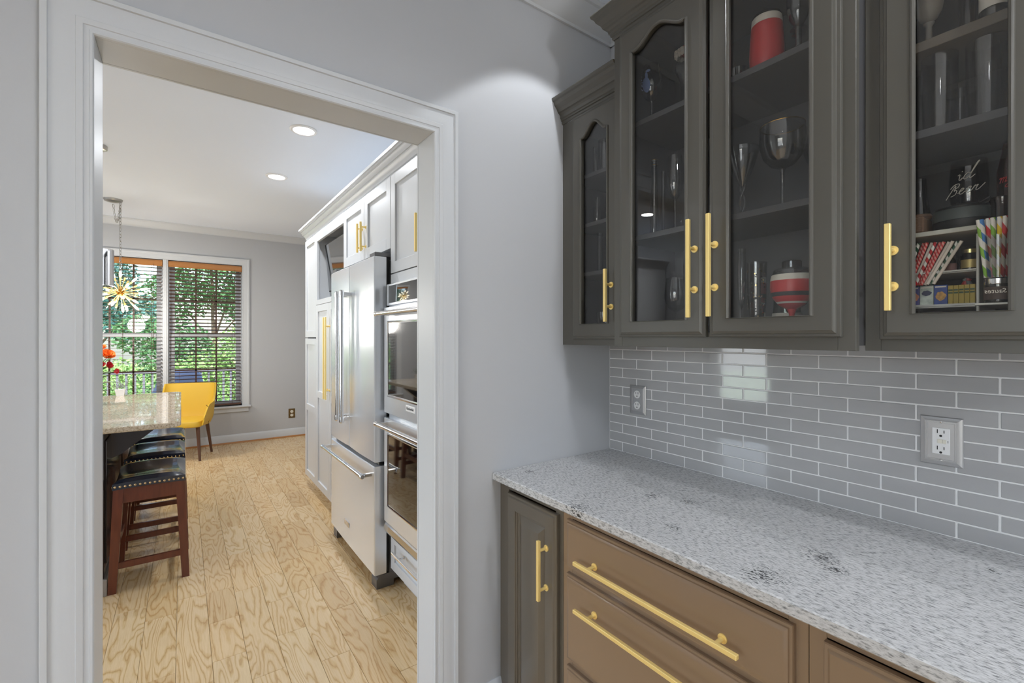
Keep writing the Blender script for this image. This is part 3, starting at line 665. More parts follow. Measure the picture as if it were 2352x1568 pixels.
def text(body, size, parent, loc, m, name, extrude=.0004, flip=False, shear=0.0, align='CENTER', rotz=0.0):
    cu = bpy.data.curves.new(name, 'FONT'); cu.body = body; cu.size = size; cu.extrude = extrude; cu.align_x = align; cu.align_y = 'CENTER'; cu.shear = shear; cu.resolution_u = 3
    cu.materials.append(m); o = bpy.data.objects.new(name, cu); COL.objects.link(o)
    s_ = -1 if flip else 1
    M_ = Matrix(((0, 0, -1), (-s_, 0, 0), (0, 1, 0))).to_4x4() @ Matrix.Rotation(rotz, 4, 'Z')
    if flip: M_ = Matrix(((0, 0, -1), (1, 0, 0), (0, 1, 0))).to_4x4()
    o.matrix_local = Matrix.Translation(Vector(loc) - (wloc(parent) if parent else Vector())) @ M_
    bpy.context.view_layer.update(); me = bpy.data.meshes.new_from_object(o.evaluated_get(bpy.context.evaluated_depsgraph_get())); ml = o.matrix_local.copy()
    bpy.data.objects.remove(o, do_unlink=True); o = bpy.data.objects.new(name, me); COL.objects.link(o); o.matrix_local = ml
    if parent: o.parent = parent
    return o
text('KitchenAid', .019, bd, (xf - .0035, 2.130, 1.063), BLACK, 'lettering')
oven_door(.397, .972, .503, .883, .945)
b = MB(); b.box(.947, oy0 + .01, .984 - .006, .956, oy1 - .01, .994, .0); b.obj('vent_gap', BLACK, ov)
b = MB(); b.prism([(XO - .012, .336), (XO - .020, .352), (XO - .016, .380), (XO, .392), (XC - .0005, .392), (XC - .0005, .336)], 'y', oy0, oy1); b.fixn().obj('bottom_trim', STEELH, ov)
# ------------------------------------------------------------------ island and stools
isl = thing('kitchen_island', (-.75, 4.15, 0), 'dark kitchen island topped with polished beige granite', 'island')
b = MB(); b.box(-1.20, 3.345, .09, -.352, 5.0, .898, .004)
for (a, d) in ((3.39, 4.15), (4.20, 4.95)): b.box(-.352, a, .16, -.344, d, .84, .003)
b.box(-1.14, 3.338, .16, -.42, 3.346, .84, .003); b.obj('base', ESPRESSO, isl)
box(-1.212, 3.333, 0, -.338, 5.012, .092, .004).obj('plinth', mat('plinth', (150, 142, 134), .4), isl)
def rrect(x0, x1, y0, y1, r, n=8):
    p = []
    for (a, c_, t0) in ((x1 - r, y1 - r, 0), (x0 + r, y1 - r, pi / 2), (x0 + r, y0 + r, pi), (x1 - r, y0 + r, 1.5 * pi)):
        p += [(a + r * cos(t0 + pi / 2 * k / n), c_ + r * sin(t0 + pi / 2 * k / n)) for k in range(n + 1)]
    return p
pl = rrect(-1.50, -.010, 3.262, 5.09, .07); n = len(pl); b = MB(); vs = []
rr = random.Random(2)
for (z, ins) in ((.900, .003), (.905, -.001), (.920, 0), (.927, .001), (.930, .004)):
    for (x, y) in pl:
        d = Vector((x + .755, y - 4.17)).normalized(); j_ = rr.uniform(-.0025, .0025) if .9 < z < .925 else 0
        vs.append((x - d.x * (ins + j_), y - d.y * (ins + j_), z))
fs = [(r * n + k, r * n + (k + 1) % n, (r + 1) * n + (k + 1) % n, (r + 1) * n + k) for r in range(4) for k in range(n)] + [tuple(range(n))[::-1], tuple(4 * n + k for k in range(n))]
b.add(vs, fs).obj('countertop', BEIGE, isl, ang=25)
for yy in (3.62, 4.72): MB().prism([(-.344, .898), (-.12, .898), (-.13, .86), (-.30, .72), (-.344, .70)], 'y', yy - .03, yy + .03).fixn().obj('corbel', ESPRESSO, isl)
def make_stool():
    r = thing('bar_stool', (0, 0, 0), '', 'stool', 'saddle stools tucked under the island')
    W_, L_ = .165, .232; nx, ny = 12, 20; vs = []; fs = []; b = MB()
    def sad(v): return .575 + .030 * v * v
    for i in range(nx + 1):
        for k in range(ny + 1):
            u = -1 + 2 * i / nx; v = -1 + 2 * k / ny
            pu = (1 - abs(u) ** 6) ; pv = (1 - abs(v) ** 8)
            puff = max(0, pu) ** .5 * max(0, pv) ** .5
            vs.append((u * W_, v * L_, sad(v) + .030 * puff + .006 * (1 - u * u)))
    for i in range(nx):
        for k in range(ny): a = i * (ny + 1) + k; fs.append((a, a + ny + 1, a + ny + 2, a + 1))
    m_ = len(vs); ring = [i * (ny + 1) for i in range(nx + 1)] + [nx * (ny + 1) + k for k in range(1, ny + 1)] + [i * (ny + 1) + ny for i in range(nx - 1, -1, -1)] + [k for k in range(ny - 1, 0, -1)]
    low = []
    for q in ring: x, y, z = vs[q]; low.append(len(vs)); vs.append((x * 1.0, y, z - .034))
    for q in range(len(ring)): e = (q + 1) % len(ring); fs.append((ring[q], ring[e], low[e], low[q]))
    fs.append(tuple(low)); b.add(vs, fs).fixn().obj('seat', LEATHER, r, ang=50)
    nb = MB()
    def nail(x, y, z, dx, dy):
        nb.lathe([(.0065, 0), (.0055, .0028), (.003, .0045), (0, .005)], (0, 0, 0), 8) if False else None
        t = Vector((dx, dy, 0)); c_ = Vector((x, y, z)); nb.tube([c_, c_ + t * .002, c_ + t * .0045], [.0065, .0058, .002], 8)
    for s_ in (-1, 1):
        for i in range(15): x = -W_ + .012 + (2 * W_ - .024) * i / 14; nail(x, s_ * L_, sad(1) - .016, 0, s_)
        for i in range(21): v = -.95 + 1.9 * i / 20; nail(s_ * W_, v * L_, sad(v) - .016, s_, 0)
    nb.obj('nailhead_trim', BRASSN, r)
    ap = MB()
    for s_ in (-1, 1):
        ap.box(-.150, s_ * .205 - .012, .49, .150, s_ * .205 + .012, .575, .002)
        N_ = 10; poly = [(-.20 + .4 * i / N_, sad((-.20 + .4 * i / N_) / L_) - .032) for i in range(N_ + 1)] + [(.20, .50), (-.20, .50)]
        ap.prism(poly, 'x', s_ * .140 - .011, s_ * .140 + .011)
    ap.fixn().obj('apron', CHERRY, r)
    for sx in (-1, 1):
        for sy in (-1, 1):
            t0, t1 = Vector((sx * .139, sy * .200, .572)), Vector((sx * .166, sy * .212, 0)); h = .0195; l = MB(); vs = []
            for (c_, e) in ((t1, h * .95), (t0, h * 1.15)): vs += [(c_.x - e, c_.y - e, c_.z), (c_.x + e, c_.y - e, c_.z), (c_.x + e, c_.y + e, c_.z), (c_.x - e, c_.y + e, c_.z)]
            l.add(vs, [(3, 2, 1, 0), (4, 5, 6, 7), (0, 1, 5, 4), (1, 2, 6, 5), (2, 3, 7, 6), (3, 0, 4, 7)]).obj('leg', CHERRY, r)
    def at(z, sx, sy): t = 1 - z / .572; return (sx * (.139 + .027 * t), sy * (.200 + .012 * t))
    for sy in (-1, 1):
        x, y = at(.145, 1, sy); box(-x + .01, y - .010, .128, x - .01, y + .010, .163, .002).obj('stretcher', CHERRY, r)
    for sx in (-1, 1):
        x, y = at(.235, sx, 1); box(x - .010, -y + .01, .218, x + .010, y - .01, .253, .002).obj('stretcher', CHERRY, r)
    return r
st = make_stool()
for i, (y, l) in enumerate(((3.567, 'dark leather saddle stool nearest the doorway, nailhead trim facing the camera'), (4.20, 'dark leather saddle stool in the middle of the three under the island'), (4.81, 'dark leather saddle stool farthest from the doorway, beside the yellow chair'))):
    o = st if i == 0 else copy_tree(st); o.location = (-.152, y, 0); o['label'] = l
# ------------------------------------------------------------------ yellow bucket chair
def make_chair():
    r = thing('bucket_chair', (0, 0, 0), '', 'chair', 'yellow dining chairs')
    # local: faces -y
    b = MB(); n = 44; vs = []; prof = []
    for i in range(n + 1):
        s_ = -1 + 2 * i / n; a = s_ * radians(112)       # 0 = back centre
        e = .42
        x = .265 * (abs(sin(a)) ** e) * (1 if a > 0 else -1) if abs(a) < pi / 2 else .265 * (1 if a > 0 else -1)
        y = .235 * (abs(cos(a)) ** e) if abs(a) < pi / 2 else -.24 * ((abs(a) - pi / 2) / radians(22))
        f = abs(s_); 
        top = .855 if f < .50 else (.855 - .205 * ((f - .50) / .22) ** 1.1 if f < .72 else .65 - .03 * (f - .72) / .16 if f < .88 else .62 - .13 * (f - .88) / .12)
        bot = .385 if f < .8 else .385 + .02 * (f - .8) / .2
        prof.append((x, y, top, bot))
    rows = 7
    for side in (0, 1):
        for (x, y, top, bot) in prof:
            for k in range(rows + 1):
                t = k / rows; z = bot + (top - bot) * t; fl = 1 + .10 * (z - .385) / .45 - .10 * max(0, (.46 - z) / .08)
                yy = y * fl + (.03 * (z - .45) / .4 if y > 0 else 0)
                inn = .93 if side else 1.0
                vs.append((x * fl * inn, (yy - .004) * inn if y > 0 else yy * inn, z - (.004 if (side and k == rows) else 0)))
    S = (n + 1) * (rows + 1); fs = []
    for i in range(n):
        for k in range(rows):
            a = i * (rows + 1) + k; fs.append((a, a + rows + 1, a + rows + 2, a + 1)); fs.append((S + a, S + a + 1, S + a + rows + 2, S + a + rows + 1))
        a = i * (rows + 1) + rows; fs.append((a, a + rows + 1, S + a + rows + 1, S + a)); a = i * (rows + 1); fs.append((a, S + a, S + a + rows + 1, a + rows + 1))
    for k in range(rows):
        for base in (0, n * (rows + 1)): a = base + k; fs.append((a, a + 1, S + a + 1, S + a))
    b.add(vs, fs).fixn().obj('shell', YELLOW, r, ang=45)
    s_ = MB(); pl = [(x * .98, y) for x, y in rrect(-.235, .235, -.255, .20, .07)]; m_ = len(pl); vs = []
    for (z, k) in ((.385, .94), (.395, .99), (.435, 1.0), (.452, .97), (.460, .88), (.463, .6)): vs += [(x * k, y * k, z) for x, y in pl]
    fs = [(q * m_ + k, q * m_ + (k + 1) % m_, (q + 1) * m_ + (k + 1) % m_, (q + 1) * m_ + k) for q in range(5) for k in range(m_)] + [tuple(range(m_))[::-1], tuple(5 * m_ + k for k in range(m_))]
    s_.add(vs, fs).obj('seat', YELLOW, r, ang=40)
    for sx in (-1, 1):
        for sy in (-1, 1): MB().tube([(sx * .185, sy * .17, .39), (sx * .222, sy * .225, 0)], [.021, .0125], 14).obj('leg', WALNUT, r)
        MB().tube([(sx * .266, -.16, .63), (sx * .272, -.10, .60), (sx * .270, -.03, .55), (sx * .262, .0, .46), (sx * .25, -.02, .40)], .003, 6).obj('seam', mat('seam_piping', (96, 72, 30), .6), r)
    return r
chair = make_chair(); chair.location = (.012, 6.64, 0); chair.rotation_euler[2] = radians(-17); chair['label'] = 'mustard yellow bucket chair standing by the right far window'
c2 = copy_tree(chair); c2.location = (-1.15, 5.75, 0); c2.rotation_euler[2] = radians(75); c2['label'] = 'mustard yellow bucket chair by the left wall side, seen only in the oven glass'
# outlet on the far wall
def outlet(name, label, face, axis, a, z, w, h, pm, sm, screws=1):
    return
o = thing('wall_outlet', (1.265, YF, .332), 'small brass outlet plate with ivory sockets low on the far wall', 'outlet')
b = MB(); b.box(1.265 - .043, YF - .006, .332 - .066, 1.265 + .043, YF - .0005, .332 + .066, .003); b.obj('plate', BRONZE, o)
for dz in (-.026, .026):
    q = MB().lathe([(0, -.003), (.020, -.003), (.020, 0), (0, 0)], (1.265, YF - .0065, .332 + dz), 20, 'y').fixn().obj('socket', IVORY, o)
    MB().box(1.256, YF - .0105, .332 + dz - .002, 1.259, YF - .0094, .332 + dz + .009).box(1.271, YF - .0105, .332 + dz - .002, 1.274, YF - .0094, .332 + dz + .009).obj('slots', BLACK, q)
# ------------------------------------------------------------------ things on the island
pt = thing('potted_plant', (-.425, 5.03, .93), 'small silvery plant in a tapered white pot on the island end', 'plant')
PX_, PY_ = -.425, 5.03
b = MB(); b.add([(PX_ + sx * q, PY_ + sy * q, z) for (q, z) in ((.024, .9303), (.034, .982)) for (sx, sy) in ((-1, -1), (1, -1), (1, 1), (-1, 1))] + [(PX_ + sx * .030, PY_ + sy * .030, .978) for (sx, sy) in ((-1, -1), (1, -1), (1, 1), (-1, 1))],
      [(3, 2, 1, 0), (0, 1, 5, 4), (1, 2, 6, 5), (2, 3, 7, 6), (3, 0, 4, 7), (4, 5, 9, 8), (5, 6, 10, 9), (6, 7, 11, 10), (7, 4, 8, 11), (8, 9, 10, 11)]); b.obj('pot', WPLAST, pt)
def leafquad(b, p, d, L, w_, up=Vector((0, 0, 1))):
    d = d.normalized(); s_ = d.cross(up); s_ = s_.normalized() if s_.length > 1e-4 else Vector((1, 0, 0)); nn = s_.cross(d)
    b.add([p, p + d * L * .5 + s_ * w_ / 2 + nn * .08 * L, p + d * L, p + d * L * .5 - s_ * w_ / 2 + nn * .08 * L], [(0, 1, 2, 3)])
rr = random.Random(4); b = MB()
for i in range(90):
    d = Vector((rr.uniform(-1, 1), rr.uniform(-1, 1), rr.uniform(.1, 1.3))).normalized(); L_ = rr.uniform(.04, .10); base = Vector((PX_ + rr.uniform(-.02, .02), PY_ + rr.uniform(-.02, .02), .978))
    leafquad(b, base + d * L_ * rr.uniform(.2, .9), (d + Vector((rr.uniform(-.5, .5), rr.uniform(-.5, .5), rr.uniform(-.3, .5)))), .026, .009)
tag(b.obj('foliage', mat('silver_leaf', (150, 158, 146), .6, vary=.35, bscale=60), pt), kind='stuff')
bo = thing('flower_bouquet', (-.56, 4.5, .93), 'bouquet with an orange rose and red lilies in a glass vase on the island', 'flowers')
MB().lathe([(0, 0), (.045, 0), (.050, .01), (.042, .10), (.052, .21), (.049, .21), (.039, .10), (.046, .014), (0, .012)], (-.56, 4.5, .9302), 28).fixn().obj('vase', GLASS, bo)
def bloom(c, axis, R, m, name, petals, opened=1.0):
    axis = Vector(axis).normalized(); u = axis.orthogonal().normalized(); v = axis.cross(u); b = MB(); rg = random.Random(int(R * 1e4) + petals)
    for i in range(petals):
        t = i / petals; a = i * 2.4; rad = R * (.15 + .85 * t ** .8) ; hgt = R * (1.1 - .55 * t * opened)
        wd = .7 + .4 * t; gr = []
        for p in range(5):
            for q in range(5):
                s_ = -1 + 2 * q / 4; tt = p / 4; ang = a + s_ * wd; rr_ = rad * (.25 + .75 * sin(tt * pi / 2)) * (1 + .16 * t * max(0, tt - .6) * 2) ; z = hgt * (tt - .18 * s_ * s_ * tt * 2) - R * .3
                gr.append(Vector(c) + (u * cos(ang) + v * sin(ang)) * rr_ + axis * z)
        b.add(gr, [(p * 5 + q, p * 5 + q + 1, p * 5 + q + 6, p * 5 + q + 5) for p in range(4) for q in range(4)])
    return b.obj(name, m, bo, ang=70)
ORANGE = mat('orange_petal', (246, 136, 58), .5, vary=.15, bscale=30); REDP = mat('red_petal', (196, 36, 44), .45, vary=.2, bscale=40)
bloom((-.452, 4.47, 1.290), (.3, -.6, .7), .048, ORANGE, 'rose', 16)
bloom((-.50, 4.52, 1.335), (-.2, -.3, .9), .045, ORANGE, 'rose', 16)
bloom((-.447, 4.46, 1.212), (.5, -.5, .4), .030, REDP, 'lily', 7, .4); bloom((-.405, 4.44, 1.165), (.8, -.3, .1), .026, REDP, 'lily', 6, .3); bloom((-.49, 4.46, 1.22), (.1, -.8, .3), .03, REDP, 'lily', 7, .4)
for (p1) in ((-.452, 4.47, 1.27), (-.50, 4.52, 1.31), (-.45, 4.46, 1.20), (-.425, 4.44, 1.163), (-.49, 4.46, 1.20)):
    p1 = Vector(p1); MB().tube([(-.56, 4.5, .95), Vector((-.56, 4.5, 1.12)) * .6 + p1 * .4, p1], .003, 6).obj('stem', LEAFM[0], bo)
b = MB()
for (p, d, L_, w_) in (((-.50, 4.48, 1.15), (.8, -.3, .12), .10, .04), ((-.51, 4.47, 1.08), (.9, -.3, .1), .12, .05), ((-.50, 4.5, 1.10), (.7, -.5, .5), .09, .04), ((-.52, 4.5, 1.12), (-.8, -.2, .3), .12, .05), ((-.48, 4.5, 1.22), (.6, .4, .5), .10, .03), ((-.5, 4.5, 1.16), (.6, -.6, .5), .1, .045)):
    leafquad(b, Vector(p), Vector(d), L_, w_)
b.obj('leaves', LEAFM[0], bo)
# palm by the left windows, mirrored in the oven glass
pa = thing('potted_palm', (-1.75, 6.72, 0), 'tall feathery palm in a pot by the far windows, seen in the oven glass', 'plant')
MB().lathe([(0, 0), (.14, 0), (.18, .30), (.19, .32), (.17, .32), (.16, .29), (0, .29)], (-1.75, 6.72, 0), 24).fixn().obj('pot', mat('blue_pot', (70, 110, 160), .3), pa)
rr = random.Random(9)
for i in range(13):
    a = i * 2.4; b = MB(); pts = []; out = rr.uniform(.28, .42); hh = rr.uniform(1.1, 1.75)
    for k in range(14):
        t = k / 13; pts.append(Vector((-1.75 + cos(a) * out * t ** 1.6, 6.72 + sin(a) * out * .75 * t ** 1.6, .3 + hh * (t - .28 * t ** 3))))
    b.tube(pts, [.006 * (1 - .7 * k / 13) for k in range(14)], 5)
    for k in range(4, 14):
        d = (pts[k] - pts[k - 1]).normalized(); s_ = d.cross(Vector((0, 0, 1))).normalized()
        for sg in (-1, 1): leafquad(b, pts[k], d * .7 + s_ * sg - Vector((0, 0, .25)), .16, .018)
    b.obj('frond', LEAFM[1], pa)
# white cabinet on the left wall (mirrored in the dark cabinet glass)
c = thing('tall_cabinet', (-2.4, 4.3, 0), 'white tall cabinet on the left kitchen wall, seen only mirrored in cabinet glass', 'cabinet')
b = MB(); b.box(XL + .03, 3.75, .1, -2.06, 4.85, 2.30, .002); b.box(XL + .03, 3.77, 0, -2.12, 4.83, .1); b.obj('body', WHITE, c)
for (a, d) in ((3.755, 4.298), (4.302, 4.845)):
    s_ = MB(); s_.m = Matrix.Translation((-2.06, 0, 0)) @ Matrix.Scale(-1, 4, (1, 0, 0)); q = shaker(a, d, .11, 2.29, 0); s_.v = [(-2.06 - x, y, z) for x, y, z in q.v]; s_.f = [f[::-1] for f in q.f]; s_.obj('door', WHITE, c)
MB().sweep(WC, [(XL + .03, 3.75), (-2.04, 3.75), (-2.04, 4.85), (XL + .03, 4.85)][::-1], lambda a, b_, h: (a, b_, 2.30 + h * .9)).fixn().obj('crown', WHITE, c)
# ------------------------------------------------------------------ outdoors
GZ = -.45
tag(box(-22, YF + .2, GZ - .1, 22, 40, GZ).obj('lawn', LAWN), 'sunlit green lawn beyond the window', 'lawn', kind='structure')
dk = thing('deck', (0, YF + .2, -.1), 'weathered wooden deck outside the far window', 'deck', kind='structure')
for i in range(20): box(-3.4, YF + .2 + i * .145, -.16, 3.2, YF + .2 + i * .145 + .138, -.12, .003).obj('plank', DECKM, dk)
rl = thing('deck_railing', (-.4, 10.0, -.12), 'painted deck railing with square balusters beyond the window', 'railing')
b = MB(); b.box(-3.4, 9.97, .80, 3.2, 10.06, .84, .004); b.obj('top_rail', RAILM, rl); box(-3.4, 9.99, -.02, 3.2, 10.03, .03, .003).obj('bottom_rail', RAILM, rl)
bm_ = box(-.016, -.016, 0, .016, .016, .78).mesh('baluster', RAILM)
for i in range(56): put(bm_, 'baluster', (-3.3 + i * .115, 10.01, .025), rl)
for x in (-3.38, -1.2, 1.0, 3.18): box(x - .045, 9.965, -.12, x + .045, 10.055, .9, .004).obj('post', RAILM, rl)
gr = thing('covered_grill', (-.03, 8.75, -.12), 'barbecue grill under a blue grey fabric cover on the deck', 'grill')
b = MB(); vs = []; pl = rrect(-.34, .34, -.27, .27, .09, 5); m_ = len(pl)
for (z, kx, ky) in ((-.118, 1.08, 1.08), (.2, 1.05, 1.04), (.60, 1.0, 1.0), (.66, .92, .95), (.84, .78, .80), (.90, .62, .55), (.915, .3, .25)): vs += [(-.03 + x * kx * (1 + .012 * sin(9 * x + 31 * z)), 8.75 + y * ky, z) for x, y in pl]
fs = [(q * m_ + k, q * m_ + (k + 1) % m_, (q + 1) * m_ + (k + 1) % m_, (q + 1) * m_ + k) for q in range(6) for k in range(m_)] + [tuple(range(m_))[::-1], tuple(6 * m_ + k for k in range(m_))]
b.add(vs, fs).obj('fabric_cover', COVER, gr, ang=50)
def leaves(rng, c, R, n, size, b):
    for i in range(n):
        while True:
            p = Vector((rng.uniform(-1, 1), rng.uniform(-1, 1), rng.uniform(-1, 1)))
            if .25 < p.length < 1: break
        p = Vector((p.x * R[0], p.y * R[1], p.z * R[2])) + Vector(c)
        d = Vector((rng.gauss(0, 1), rng.gauss(0, 1), rng.gauss(0, .6))).normalized(); s_ = d.cross(Vector((rng.gauss(0, 1), rng.gauss(0, 1), rng.gauss(0, 1)))).normalized(); z = size * rng.uniform(.6, 1.3)
        b.v += [tuple(p), tuple(p + d * z * .45 + s_ * z * .33), tuple(p + d * z), tuple(p + d * z * .45 - s_ * z * .33)]; k = len(b.v) - 4; b.f.append((k, k + 1, k + 2, k + 3))
def tree(name, label, x, y, blobs, n, size, m, trunk=.10, seed=1, grp=None):
    rng = random.Random(seed); o = thing(name, (x, y, GZ), label, 'tree' if 'tree' in name else 'shrub', grp)
    b = MB()
    for (dx, dy, dz, R) in blobs: leaves(rng, (x + dx, y + dy, GZ + dz), (R, R * .8, R * .85), n, size, b)
    tag(b.obj('foliage', m, o), kind='stuff')
    t = MB(); zt = max(q[2] for q in blobs)
    t.tube([(x, y, GZ), (x + .05, y, GZ + zt * .4), (x - .04, y, GZ + zt * .9)], [trunk, trunk * .8, trunk * .3], 8)
    for (dx, dy, dz, R) in blobs[:5]: t.tube([(x, y, GZ + zt * .35), (x + dx * .8, y + dy * .8, GZ + dz * .9)], [trunk * .4, trunk * .12], 6)
    t.obj('trunk', BARK, o)
tree('garden_tree', 'leafy blue green tree beyond the left far window', -1.75, 14.6, [(0, 0, 3.2, .95), (-.8, .2, 2.5, .85), (.6, -.1, 2.4, .75), (.2, .2, 4.2, .9), (-.5, 0, 3.9, .8)], 1900, .105, LEAFM[3], seed=1, grp='garden trees')
tree('garden_tree', 'mid green tree filling the upper right window', .75, 17.0, [(0, 0, 3.7, 1.1), (1.0, 0, 3.0, 1.0), (-.9, .3, 3.1, 1.0), (.2, .2, 4.7, 1.1), (.9, 0, 4.5, 1.0)], 1900, .115, LEAFM[0], seed=2, grp='garden trees')
tree('garden_tree', 'tall dark tree farther back at the right of the garden', 3.4, 20.5, [(0, 0, 4.2, 1.5), (-1.2, 0, 3.2, 1.2), (1.1, .2, 3.4, 1.2), (0, 0, 5.6, 1.4)], 1500, .15, LEAFM[1], trunk=.16, seed=3, grp='garden trees')
tree('garden_tree', 'tall dark tree farther back at the left of the garden', -3.6, 20.5, [(0, 0, 4.2, 1.5), (1.3, 0, 3.4, 1.2), (-1.1, .2, 3.4, 1.2), (.4, 0, 5.6, 1.4)], 1500, .15, LEAFM[1], trunk=.16, seed=4, grp='garden trees')
tree('garden_shrub', 'bright yellow green shrub low outside the right window', .85, 11.6, [(0, 0, .9, .7), (.7, .2, .8, .6), (-.5, .1, 1.1, .6), (.2, 0, 1.6, .6)], 1300, .075, LEAFM[2], .03, 5, 'garden shrubs')
tree('garden_shrub', 'pale green shrub low outside the left window', -1.75, 11.2, [(0, 0, .9, .6), (.6, .2, 1.0, .6), (-.6, .1, 1.2, .6)], 1300, .075, LEAFM[2], .03, 6, 'garden shrubs')
tree('garden_shrub', 'mid green shrub between the two windows behind the grill', -.35, 13.1, [(0, 0, 1.1, .7), (.4, .2, 1.7, .6), (-.4, .1, 1.9, .55)], 1300, .085, LEAFM[0], .04, 7, 'garden shrubs')
tree('garden_shrub', 'deep green shrub at the right edge of the garden view', 2.5, 14.2, [(0, 0, 1.1, .8), (.5, .2, 2.0, .8), (-.4, .1, 2.3, .7)], 1300, .09, LEAFM[1], .05, 8, 'garden shrubs')
fe = thing('fern', (-.60, 9.5, -.12), 'light green fern in a planter on the deck', 'plant')
MB().lathe([(0, 0), (.14, 0), (.19, .30), (.17, .30), (.16, .27), (0, .27)], (-.60, 9.5, -.119), 20).fixn().obj('planter', RAILM, fe)
b = MB(); rr = random.Random(21)
for i in range(46):
    a = rr.uniform(0, 2 * pi); out = rr.uniform(.16, .34); pts = [Vector((-.60 + cos(a) * out * (t / 7) ** 1.3, 9.5 + sin(a) * out * (t / 7) ** 1.3, .14 + .62 * (t / 7) * rr.uniform(.9, 1.0) - .34 * (t / 7) ** 2.5)) for t in range(8)]
    for k in range(1, 8):
        d = (pts[k] - pts[k - 1]).normalized(); s_ = d.cross(Vector((0, 0, 1))).normalized()
        for sg in (-1, 1): leafquad(b, pts[k], d * .5 + s_ * sg, .075, .022)
tag(b.obj('fronds', LEAFM[2], fe), kind='stuff')
# ------------------------------------------------------------------ pantry: base cabinets and counter
XB, XD = .9763, .9563
def base_body(name, label, y0, y1):
    o = thing(name, (XB, (y0 + y1) / 2, 0), label, 'cabinet'); b = MB(); t = .018
    b.box(XB + .02, y0 + .0005, .1, X0 - .002, y0 + t, .884); b.box(XB + .02, y1 - t, .1, X0 - .002, y1 - .0005, .884); b.box(XB + .02, y0 + t, .1, X0 - .002, y1 - t, .118); b.box(X0 - .012, y0 + t, .118, X0 - .002, y1 - t, .884)
    b.box(XB + .075, y0 + .0005, 0, XB + .09, y1 - .0005, .1); b.obj('body', DARK_FLOORLIT, o); return o
def face_frame(o, x, y0, y1, z0, z1, sl, sr, top, bot, rails=(), th=.02, M_=None):
    """y1 side is image left"""
    b = MB(); b.box(x, y0, z0, x + th, y0 + sr, z1, .0008); b.box(x, y1 - sl, z0, x + th, y1, z1, .0008); b.box(x, y0 + sr, z1 - top, x + th, y1 - sl, z1, .0008); b.box(x, y0 + sr, z0, x + th, y1 - sl, z0 + bot, .0008)
    for r in rails: b.box(x, y0 + sr, r - .016, x + th, y1 - sl, r + .016, .0008)
    return b.obj('face_frame', M_ or DARK, o)
SLAB = [(0, 0), (0, .010), (.0015, .0125), (.0065, .0135), (.008, .0165), (.015, .0195), (.018, .020), (.022, .020)]
RAISED = [(0, 0), (0, .012), (.002, .0145), (.008, .0155), (.010, .018), (.013, .020), (.050, .020), (.053, .0185), (.0545, .014), (.058, .013), (.0595, .009), (.062, .007), (.066, .007), (.088, .0175), (.0895, .018)]
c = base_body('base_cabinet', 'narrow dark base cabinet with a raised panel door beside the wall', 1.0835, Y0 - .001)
face_frame(c, XB, 1.084, Y0 - .0015, .1, .884, .055, .036, .026, .03, M_=DARK_HALFLIT)
d = MB().ringslab(XB - .0004, 1.100, 1.370, .118, .854, RAISED).fixn().obj('door', DARK_HALFLIT, c, ang=20)
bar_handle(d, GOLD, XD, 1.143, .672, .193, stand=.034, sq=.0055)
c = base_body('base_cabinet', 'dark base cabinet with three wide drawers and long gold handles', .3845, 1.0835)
face_frame(c, XB, .385, 1.083, .1, .884, .042, .036, .026, .03, (.702, .417), M_=DARK_FLOORLIT)
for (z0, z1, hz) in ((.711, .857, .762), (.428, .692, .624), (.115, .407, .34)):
    d = MB().ringslab(XB - .0004, .407, 1.056, z0, z1, SLAB).fixn().obj('drawer', DARK_FLOORLIT, c, ang=20)
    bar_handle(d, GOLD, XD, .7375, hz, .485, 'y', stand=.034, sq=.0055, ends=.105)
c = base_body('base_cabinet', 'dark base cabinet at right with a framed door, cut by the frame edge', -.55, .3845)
face_frame(c, XB, -.55, .384, .1, .884, .030, .03, .026, .03, M_=DARK_FLOORLIT)
for (a, q) in ((-.085, .355), (-.53, -.091)): MB().ringslab(XB - .0004, a, q, .118, .856, RAISED).fixn().obj('door', DARK_FLOORLIT, c, ang=20)
ct = MB(); ct.box(.940, -1.2, .8855, X0 - .0008, Y0 - .0008, .9137, .003)
tag(ct.obj('countertop', GRANITE, at=(1.26, .5, .8855)), 'light grey speckled granite counter on the dark base cabinets', 'countertop')
